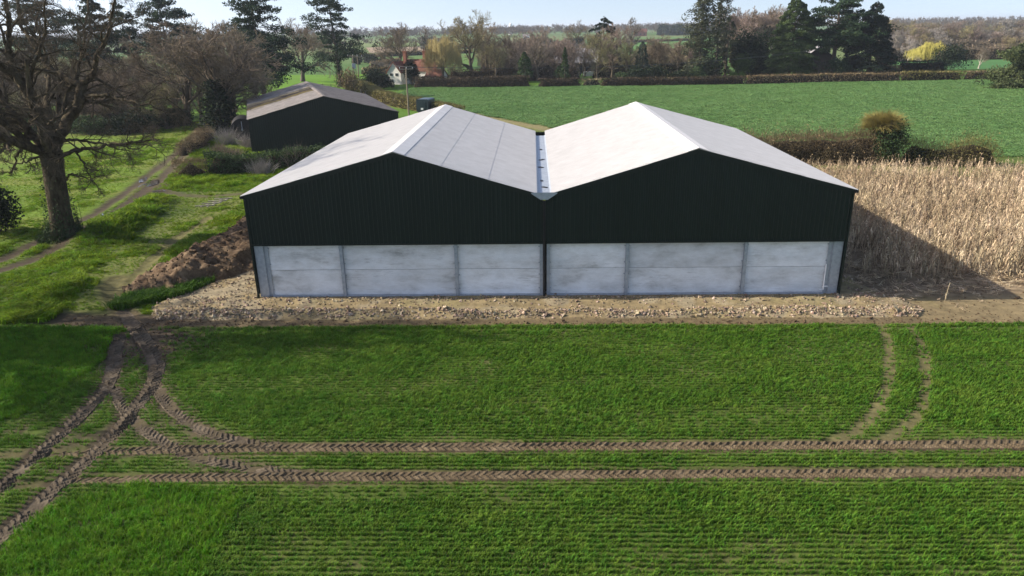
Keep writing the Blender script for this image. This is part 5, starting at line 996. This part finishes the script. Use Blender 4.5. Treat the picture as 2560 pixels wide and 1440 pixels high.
x, y, z = here(2078, 219); W, T, I = conifer_pads(57, topz(2078, -20, 219), 9.0, first=.36, npad=46, fs=.5, fpp=85, thick=.40, top=.75, trunk_r=.75); tree('cedar_tree', 'tall open cedar with level branches between the two cypresses', 'tree', (x, y, z), W, T, m_bark2, m_ced)
x, y, z = here(2110, 222); W, T, I = conifer_pads(61, topz(2120, 0, 222), 6.0, first=.30, npad=34, fs=.5, fpp=80, thick=.5, top=.6, trunk_r=.5); tree('cedar_tree', 'second cedar merging with the left side of the narrow dark cypress', 'tree', (x, y, z), W, T, m_bark2, m_ced)
x, y, z = here(2168, 216); W, T = conifer_cone(58, topz(2162, 8, 216), 7.4, 260, 26000, .55, .5, .02, jag=.2); tree('cypress_tree', 'narrow nearly black cypress at the right of the conifer group', 'tree', (x, y, z), W, T, m_bark2, m_cypd)
x, y, z = here(2556, 172); W, T, I = conifer_pads(59, topz(2556, 108, 172), 8.0, first=.14, npad=40, fs=.42, fpp=170, thick=.95, top=.6, trunk_r=.5, droop=.28); tree('scots_pine', 'bushy low-branched pine at the right edge of the field', 'tree', (x, y, z), W, T, m_pbark, leafm('olive_pine_needles', (.042, .058, .024), (.070, .090, .036), (.110, .130, .056)))
W, T = weeping(91, topz(2318, 108, 262), 6.6, 300, 8, .045); tree('willow_tree', 'bright yellow weeping willow in front of the far wood', 'tree', here(2318, 262), W, T, m_bark2, m_willow)
place('wide', 2268, 278, 98, 'silvery grey bare tree behind the yellow willow', m_twg, None, .9, bm=m_pale)
place('pole', 2232, 300, 82, 'tall slim pale-stemmed tree left of the yellow willow', m_twg, None, 1.3, bm=m_pale)
place('upright', 2446, 240, 118, 'pale-stemmed birch clump right of the dark round bush', m_twb, None, 1.2, bm=m_pale)
x, y, z = here(2374, 232); shrub('evergreen_bush', 'round dark blue-green bush right of the yellow willow', 'bush', (x, y, z), 5.6, 4.5, 7.2, 4200, .42, m_dshrub, 84)
hedge('clipped_hedge', 'thick clipped dark green garden hedge in front of the yellow willow', [(colY(px, 222), 222) for px in (2240, 2300, 2360)], 3.4, 3.6, m_cypd, 85, 16, .4, None, .1, .1)
place('upright', 2352, 248, 125, 'mauve-grey bare shrub tree between the yellow willow and the dark round bush', m_twp, None, 1.1, bm=m_pale)
# ------------------------------------------------------------------ hedge and bushes right of the shed
q0 = [(23.5, 82.0), (30, 82.2), (36.5, 81.6), (40.5, 81.0)]; hedge('brown_hedge', 'thick reddish-brown hedge along the field edge behind the maize', q0, 3.6, 2.75, m_hedgeb, 86, 95, .19, None, .3, .85, .7)
q0 = [(40.5, 80.6), (44.5, 80.0), (48.0, 79.3), (50.2, 79.0)]; hedge('scrub_hedge', 'thinner olive-brown end of the hedge behind the maize', q0, 2.6, 2.1, m_hedgeo, 87, 85, .18, None, .6, .8, .7)
shrub('ivy_bush', 'dark ivy bush filling the hedge below the yellowish thorn tree', 'bush', (38.9, 80.5, 0), 2.7, 2.1, 4.7, 8000, .20, m_ivy, 88); shrub('ivy_bush', 'low dark ivy bush right of the yellowish thorn tree', 'bush', (42.6, 79.8, 0), 2.0, 1.4, 2.1, 3400, .18, m_dshrub, 89)
rg = np.random.default_rng(92); T = MB(); W = MB(); n = 5200; c = np.array([0, 0, 4.25]); g = rg.normal(size=(n, 3)); g /= np.linalg.norm(g, axis=1)[:, None]; g[:, 2] = np.where(g[:, 2] < -.35, -g[:, 2], g[:, 2]); c[2] = 4.0; A = c+g*[1.5, 1.3, 1.1]*rg.uniform(.15, 1, (n, 1)); B = A+g*[.95, .85, .75]*rg.uniform(.5, 1.1, (n, 1))+rg.normal(0, .16, (n, 3)); T.sticks(A, B, .013)
for k in range(50): a = rg.uniform(0, 6.28); W.tube([(0, 0, .5), (.5*math.cos(a), .5*math.sin(a), 2.6), (1.7*math.cos(a)*rg.uniform(.3, 1), 1.5*math.sin(a), 4.4+rg.normal(0, .4))], [.06, .04, .012], 3)
tree('thorn_tree', 'rounded yellowish bare thorn rising out of the ivy bush', 'tree', (38.3, 80.9, 0), W, T, m_bark2, m_thorn, sc=(1.3, 1.2, 1.05))
# ------------------------------------------------------------------ poles, wires, gate, vehicle, far buildings
def pole(loc, h, label, rz=0, trans=False):
    r = thing('power_pole', label, 'pole', loc, rz); mb = MB(); mb.tube([(0, 0, -.3), (0, 0, h)], [.16, .11], 10, cap=True); part(mb, 'pole_shaft', m_wood, r)
    mb = MB(); mb.box((0, -.14, h-.18), (2.6, .12, .14)); ca_ = part(mb, 'crossarm', m_wood, r)
    for x in (-1.15, .05, 1.15): mb = MB(); mb.tube([(x, -.14, h-.1), (x, -.14, h+.2)], [.03, .05], 6, cap=True); part(mb, 'insulator', m_white, ca_)
    if trans:
        mb = MB(); mb.box((.1, -.5, h-2.6), (.9, .7, 1.2)); part(mb, 'transformer', m_galv, r)
    return r
PB = np.array([-22.9, 134.0, 0.]); PH = topz(1023, 170, 134.0); pole(PB, PH, 'lone wooden power pole with a crossarm standing behind the new shed', R(15))
gw = MB(); gw.beam((PB[0], PB[1], PH-.8), (PB[0]-5.2, PB[1]+7.0, 0), .025, .025); tag(gw.obj('guy_wire', m_wire), 'thin stay wire slanting down from the lone power pole', 'wire')
P2_ = np.array([*here(889, 190)]); PH2 = topz(889, 138, 190); pole(P2_, PH2, 'power pole with a grey transformer box beside the brown bush', R(15), True)
P3_ = np.array([*here(900, 196)]); pole(P3_, topz(900, 140, 196), 'plain power pole just behind the transformer pole', R(15))
def wire(a, b, sag, lab, k=18):
    t = np.linspace(0, 1, k); P = np.outer(1-t, a)+np.outer(t, b); P[:, 2] -= sag*4*t*(1-t); mb = MB(); mb.tube(P, .014, 4); tag(mb.obj('power_line', m_wire), lab, 'wire', 'power lines')
for k in (-1.15, .05, 1.15):
    wire(PB+[k, -.1, PH+.2], P2_+[k, -.1, PH2+.2], .6, 'thin power line strung between the lone pole and the transformer pole'); wire(PB+[k, -.1, PH+.2], np.array([70+k, 190., 8.2]), 1.6, 'thin power line running from the lone pole across the green field')
fp = at(820, 222); fn = thing('timber_fence', 'dark timber rail fence at the edge of the bright paddock', 'fence', (fp[0]-3.5, fp[1], 0))
for k in range(5): mb = MB(); mb.box((k*2.2, 0, .65), (.14, .14, 1.4)); part(mb, 'post', m_wood, fn)
for z in (.4, .8, 1.2): mb = MB(); mb.box((4.4, -.09, z), (9.2, .05, .13)); part(mb, 'rail', m_wood, fn)
gp = at(903, 240)
for k, (dx, dy) in enumerate(((0, 0), (1.6, -2.2))): mb = MB(); mb.tube([(0, 0, -.2), (0, 0, 1.5-.3*k)], .16, 8, cap=True); tag(mb.obj('gate_post', m_wood, loc=(gp[0]+dx, gp[1]+dy, 0)), ('stout wooden gate post below the transformer pole', 'shorter wooden gate post at the top of the olive hedge')[k], 'post')
vp = np.array([-20.4, 133.5, 0]); tv = thing('box_trailer', 'dark teal covered trailer with rounded roof edge parked behind the new shed', 'trailer', vp, R(-12))
def rbox(mb, x0, x1, y0, y1, z0, z1, r=.28):
    pr = [(x0, z0), (x1, z0)]+[(x1-r+r*math.cos(a), z1-r+r*math.sin(a)) for a in np.linspace(0, math.pi/2, 6)]+[(x0+r-r*math.sin(a), z1-r+r*math.cos(a)) for a in np.linspace(0, math.pi/2, 6)]; n = len(pr); V = [[x, y, z] for y in (y0, y1) for x, z in pr]
    mb.add(V, [[k, (k+1) % n, n+(k+1) % n, n+k] for k in range(n)]); mb.add(V[:n], [list(range(n))]); mb.add(V[n:], [list(range(n))[::-1]])
mb = MB(); rbox(mb, -1.0, 1.3, 0, 3.6, .7, 2.9); part(mb, 'box_body', m_teal, tv)
mb = MB(); mb.box((-.1, -.03, 1.75), (1.5, .05, 1.5)); dr = part(mb, 'rear_door', m_teal, tv); mb = MB(); mb.box((.1, -.07, 1.2), (.45, .03, .35)); part(mb, 'number_plate', m_white, dr)
for x in (-1.0, 1.3):
    for y in (1.2, 2.2): mb = MB(); mb.tube([(x-.1, y, .4), (x+.1, y, .4)], .38, 16, cap=True); part(mb, 'wheel', m_rubber, tv)
mb = MB(); mb.beam((.15, 3.6, .6), (.15, 5.0, .5), .12, .12); part(mb, 'drawbar', m_galv, tv)
# big grey barn roof behind the middle row, white skip, farm house between conifers, distant houses
def simple_house(name, lab, cat, px, Yd, w_, l_, eh, rh, wall, roof, rz, parts=True):
    x, y, z = here(px, Yd); r = thing(name, lab, cat, (x, y, z), rz); mb = MB(); V = [[-l_/2, -w_/2, 0], [-l_/2, w_/2, 0], [-l_/2, w_/2, eh], [-l_/2, 0, rh], [-l_/2, -w_/2, eh]]; V2 = [[-a, b, c] for a, b, c in V]
    mb.add(V, [[4, 3, 2, 1, 0]]); mb.add(V2, [[0, 1, 2, 3, 4]]); mb.add([V[0], V[4], V2[4], V2[0], V[1], V[2], V2[2], V2[1]], [[3, 2, 1, 0], [5, 6, 7, 4]]); part(mb, 'wall', wall, r); mb = MB(); sl = (rh-eh)/(w_/2); o = .3
    for s in (-1, 1):
        for dz in (0, .12): mb.add([[-l_/2-o, 0, rh+.1+dz], [-l_/2-o, s*(w_/2+o), eh-o*sl+.1+dz], [l_/2+o, s*(w_/2+o), eh-o*sl+.1+dz], [l_/2+o, 0, rh+.1+dz]], [[0, 1, 2, 3]])
    part(mb, 'roof', roof, r)
    if parts:
        for k in range(3): mb = MB(); mb.box((-l_*.3+k*l_*.3, -w_/2-.02, eh*.5), (1.3, .06, 1.4)); part(mb, 'window', m_glass, r)
    return r
simple_house('grey_barn', 'long low barn with a pale grey roof behind the middle row of trees', 'barn', 1440, 258, 12, 17, 3.4, 7.6, m_black, m_slate, R(4), False)
simple_house('grey_house', 'house with a grey gabled roof hidden between the conifers', 'house', 2036, 232, 9, 12, 4.6, 8.0, m_black, m_slate, R(78))
simple_house('white_farmhouse', 'small white farmhouse on the far slope', 'house', 1316, 900, 6, 8, 3.4, 5.5, m_white, m_slate, 0)
simple_house('red_house', 'tiny red brick houses far off on the right slope', 'house', 1600, 1000, 9, 16, 5, 9, m_brick, m_tile, 0); simple_house('pale_farmhouse', 'pale distant house beside the wood on the right skyline', 'house', 2250, 1100, 9, 18, 6, 9, m_render, m_tile, R(30))
x, y, z = here(1277, 1380); tw = thing('white_tower', 'white tower mill rising over the far skyline trees', 'tower', (x, y, z)); mb = MB(); mb.tube([(0, 0, 0), (0, 0, 17)], [3.6, 2.6], 14); part(mb, 'tower_wall', m_white, tw); mb = MB(); mb.tube([(0, 0, 17), (0, 0, 18.5), (0, 0, 19.6)], [2.7, 2.0, .3], 14); part(mb, 'cap_roof', m_white, tw)
sk = at(1471, 190); mb = MB(); V = [[-1.4, -.8, 0], [1.4, -.8, 0], [1.4, .8, 0], [-1.4, .8, 0], [-1.75, -.9, 1.3], [1.75, -.9, 1.3], [1.75, .9, 1.3], [-1.75, .9, 1.3]]; mb.add(V, [[0, 3, 2, 1], [0, 1, 5, 4], [1, 2, 6, 5], [2, 3, 7, 6], [3, 0, 4, 7], [4, 5, 6, 7]]); mb.box((0, -.87, 1.25), (3.6, .06, .12)); tag(mb.obj('skip', m_white, loc=(sk[0], sk[1], 0)), 'small white skip on the driveway beyond the hedge gap', 'skip')
xx, yy, zz = here(1457, 226); mb = MB(); mb.tube([(0, 0, -.2), (0, 0, topz(1457, 130, 226))], .14, 8, cap=True); tag(mb.obj('wooden_pole', m_wood, loc=(xx, yy, 0)), 'slim wooden pole in the driveway gap in front of the grey barn', 'pole')
cr = at(1812, 186)
def car(x, y, rz, lab, mt):
    r = thing('parked_car', lab, 'car', (x, y, 0), rz); mb = MB(); pr = [(-2.1, .35), (2.1, .35), (2.15, .75), (1.9, .9), (.95, .98), (.35, 1.42), (-1.1, 1.42), (-1.9, .95), (-2.15, .85)]; n = len(pr); V = [[a, b, c] for b in (-.85, .85) for a, c in pr]; mb.add(V, [[k, (k+1) % n, n+(k+1) % n, n+k] for k in range(n)]); mb.add(V[:n], [list(range(n))]); mb.add(V[n:], [list(range(n))[::-1]]); part(mb, 'body', mt, r)
    mb = MB()
    for s in (-1, 1): mb.add([[-1.6, s*.86, .98], [.8, s*.86, .98], [.3, s*.86, 1.36], [-1.05, s*.86, 1.36]], [[0, 1, 2, 3]])
    part(mb, 'window', m_glass, r)
    for a in (-1.3, 1.3):
        for s in (-1, 1): mb = MB(); mb.tube([(a, s*.72, .33), (a, s*.88, .33)], .33, 12, cap=True); part(mb, 'wheel', m_rubber, r)
car(cr[0], 221, R(10), 'silver car parked in the shade left of the clipped bushes', m_slate); car(colY(1441, 240), 240, R(60), 'dark car parked on the driveway in front of the grey barn', m_black)
# ------------------------------------------------------------------ woods and hedgerows further off
wl = 'bare brown tree in the wide wood behind the yellow willow'
rw = np.random.default_rng(1234)
WD = []
for Yd, n, a, b, pt in ((300, 20, 2200, 2640, 92), (360, 24, 2190, 2640, 76), (440, 26, 2190, 2640, 66), (560, 26, 2190, 2640, 55)):
    for k in range(n):
        px = a+(b-a)*(k+rw.uniform(0, 1))/n
        if Yd < 330 and (2205 < px < 2270 or 2370 < px < 2470): continue
        place(('fine', 'round', 'upright', 'wide', 'fine')[rw.integers(0, 5)], px, Yd, pt+rw.uniform(-6, 14), wl, (m_twb, m_twp, m_twb, m_twg, m_two)[rw.integers(0, 5)], 'bare trees of the wood on the right', rw.uniform(.85, 1.3))
for k in range(16): place(('fine', 'upright', 'round')[k % 3], 1812+k*9+rw.uniform(-5, 5), 300+rw.uniform(-12, 30), 34+rw.uniform(-12, 14), 'tall pinkish bare tree in the grove behind the conifer group', (m_twp, m_twb)[k % 2], 'bare trees behind the conifer group', 1.0)
for k in range(16): place(('fine', 'fine', 'round')[k % 3], 1596+k*9+rw.uniform(-4, 4), 236+rw.uniform(-8, 22), 118+rw.uniform(-12, 12), 'thin pinkish-brown bare tree in the coppice behind the sparse evergreens', (m_twp, m_twb, m_two)[k % 3], 'bare trees of the middle coppice', 1.1)
for k in range(13): place(('fine', 'round', 'fine')[k % 3], 1205+k*16+rw.uniform(-5, 5), 240+rw.uniform(-6, 22), 112+rw.uniform(-14, 16), 'thin bare tree in the tangle behind the middle row', (m_twb, m_two, m_twp)[k % 3], 'bare trees behind the middle row', 1.1)
for k, (px, Yd) in enumerate(((1412, 228), (1436, 236), (1462, 232), (1428, 226), (1480, 238))): place('fine', px, Yd, 104+5*k, 'thin bare tree screening the grey barn roof', (m_twp, m_twg, m_twb)[k % 3], 'bare trees before the grey barn', 1.0)
for k, (pa, pb, Yd, hh_) in enumerate(((1195, 1450, 224, 3.6), (1480, 1720, 226, 4.4), (1200, 1720, 262, 5.0))): hedge('thicket_hedge', ('tangled twiggy undergrowth left of the driveway behind the dark garden hedges', 'tangled twiggy undergrowth right of the driveway behind the roadside hedge', 'brown scrub well behind the middle row of trees')[k], [(colY(pa, Yd), Yd), (colY((pa+pb)/2, Yd), Yd+2), (colY(pb, Yd), Yd)], 3.5, hh_, (m_twb, m_two, m_twp)[k], 860+k, 7, .6, None, .6, .85, .8)
for k, Yd in enumerate((296, 350, 430)): hedge('thicket_hedge', ('brown undergrowth along the near edge of the right-hand wood', 'brown undergrowth deeper inside the right-hand wood', 'brown undergrowth far back in the right-hand wood')[k], [(colY(2190, Yd), Yd), (colY(2420, Yd), Yd+3), (colY(2680, Yd), Yd)], 5, 4.2+k, m_twb, 870+k, 5, .8, None, .5, .7, .5)
lo1 = bare(27, 10, 1.0, r0=.5, twr=.16, limbs=8, dens=.62)[1].mesh('far_crown', m_twb); lo2 = lumps(28, 420, 1.4, 4.6, 4.6, 9, nl=8).mesh('far_bush', m_dshrub); lo3 = bare(29, 10, .8, r0=.5, twr=.16, limbs=8, dens=.62, ang=(20, 50))[1].mesh('far_crown_b', m_twb)
m_far = twigm('far_twig', (.090, .078, .062), (.150, .128, .105)); [m.materials.clear() or m.materials.append(m_far) for m in (lo1, lo3)]
fp_ = []; fs_ = []
def belt(px0, px1, Y0_, Y1_, n, h0, h1):
    px = rw.uniform(px0, px1, n); Yd = rw.uniform(Y0_, Y1_, n); x = np.array([colY(a, b) for a, b in zip(px, Yd)]); fp_.append(np.column_stack([x, Yd, gh(x, Yd)-.3])); fs_.append(rw.uniform(h0, h1, n)/9.6)
belt(-200, 2760, 1500, 1900, 620, 12, 19); belt(-200, 700, 700, 1000, 130, 9, 15); belt(850, 1300, 1000, 1250, 150, 9, 15); belt(1280, 1760, 1050, 1350, 170, 9, 16); belt(1500, 2800, 1200, 1500, 260, 11, 18)
belt(1225, 1345, 1080, 1240, 60, 12, 15); belt(900, 1120, 640, 690, 30, 6, 9); belt(1120, 1420, 480, 500, 34, 5, 8); belt(2150, 2750, 700, 900, 140, 9, 13); belt(380, 860, 420, 520, 70, 8, 12); belt(-200, 420, 330, 460, 60, 8, 12)
FPT = np.concatenate(fp_); FSC = np.concatenate(fs_)
scatter('far_wood', FPT, np.column_stack([FSC*1.15, FSC*1.15, FSC]), rw.uniform(0, 6.28, len(FPT)), [lo1, lo3, lo1, lo3, lo1], m_far, 'distant bare woodland and tree belts along the skyline', 'wood')
fp_.clear(); fs_.clear(); belt(-200, 2760, 1400, 1900, 150, 9, 15); belt(1330, 1460, 560, 580, 26, 4, 8); belt(1650, 1830, 1000, 1100, 60, 10, 16); belt(880, 1000, 340, 360, 14, 3, 5); belt(1060, 1080, 560, 570, 5, 8, 12); belt(-200, 300, 300, 420, 26, 5, 9)
FPT = np.concatenate(fp_); FSC = np.concatenate(fs_); scatter('far_evergreens', FPT, FSC, rw.uniform(0, 6.28, len(FPT)), [lo2], m_dshrub, 'distant dark evergreen clumps among the far fields', 'trees')
# hedgerows and fields on the rising ground beyond
def far_hedge(a, b, lab, seed, h=2.2): hedge('far_hedge', lab, [(colY(a[0], a[1]), a[1]), ((colY(a[0], a[1])+colY(b[0], b[1]))/2, (a[1]+b[1])/2+2), (colY(b[0], b[1]), b[1])], 2.2, h, m_hedgeb, seed, 4, .9, None, .3, .3)
far_hedge((905, 262), (985, 262), 'brown field hedge behind the cottage on the left', 301); far_hedge((900, 420), (1180, 470), 'far hedge crossing the slope above the cottage', 302); far_hedge((1120, 560), (1460, 600), 'far hedge below the two dark bushes on the slope', 303); far_hedge((1540, 640), (1760, 700), 'far hedge on the pale slope left of the sparse evergreen', 304); far_hedge((930, 300), (1000, 345), 'short hedge climbing the slope left of the chimneys', 305)
def field(lab, px, col, seed, dz=.15):
    m = M('field_'+str(seed), [tuple(.85*c for c in col), tuple(1.12*c for c in col)], scale=.06, rough=1, world=True, spec=.1, detail=8); P = [(colY(a, b), b) for a, b in px]; mb = MB(); n = 14; A, B, C, D = [np.array(p) for p in P]; G = np.zeros((n, n, 3))
    for i in range(n):
        for j in range(n): u, v = i/(n-1), j/(n-1); q_ = (A*(1-u)+B*u)*(1-v)+(D*(1-u)+C*u)*v; G[i, j] = [q_[0], q_[1], float(gh(q_[0], q_[1]))+dz]
    mb.grid(G.transpose(1, 0, 2)); tag(mb.obj('field', m), lab, 'field', kind='structure')
field('brown ploughed strip on the slope above the cottage', [(925, 500), (1110, 500), (1100, 640), (915, 640)], (.24, .185, .125), 1); field('pale green field on the far slope', [(880, 660), (1160, 660), (1150, 980), (860, 980)], (.13, .17, .06), 2)
field('bright green field on the middle slope', [(1360, 330), (1500, 330), (1480, 520), (1350, 520)], (.075, .165, .040), 3); field('bright green field right of the spiky conifer', [(1560, 420), (1780, 420), (1790, 860), (1550, 860)], (.075, .160, .042), 4); field('green pasture behind the cottage', [(930, 240), (1170, 240), (1180, 400), (920, 400)], (.080, .145, .034), 5)
field('green strip in front of the right-hand wood', [(2190, 240), (2560, 235), (2560, 292), (2190, 292)], (.060, .145, .045), 6); field('far green field on the right skyline', [(2395, 620), (2600, 620), (2600, 700), (2395, 700)], (.07, .135, .055), 7); field('very bright paddock left of the pine with ivy', [(700, 190), (980, 196), (960, 262), (690, 262)], (.090, .185, .016), 8)
# ------------------------------------------------------------------ air
hz = MB(); hz.box((0, 3500, 15.5), (26000, 12000, 37)); ho = bpy.data.materials.new('haze_air'); ho.use_nodes = True; t = ho.node_tree; t.nodes.remove(t.nodes['Principled BSDF']); pv = t.nodes.new('ShaderNodeVolumePrincipled'); pv.inputs['Color'].default_value = (.80, .88, 1, 1); pv.inputs['Density'].default_value = .00013; pv.inputs['Anisotropy'].default_value = .2; t.links.new(pv.outputs[0], t.nodes['Material Output'].inputs['Volume'])
hzo = hz.obj('haze', ho); tag(hzo, 'thin blue haze in the distance', 'haze', kind='stuff')
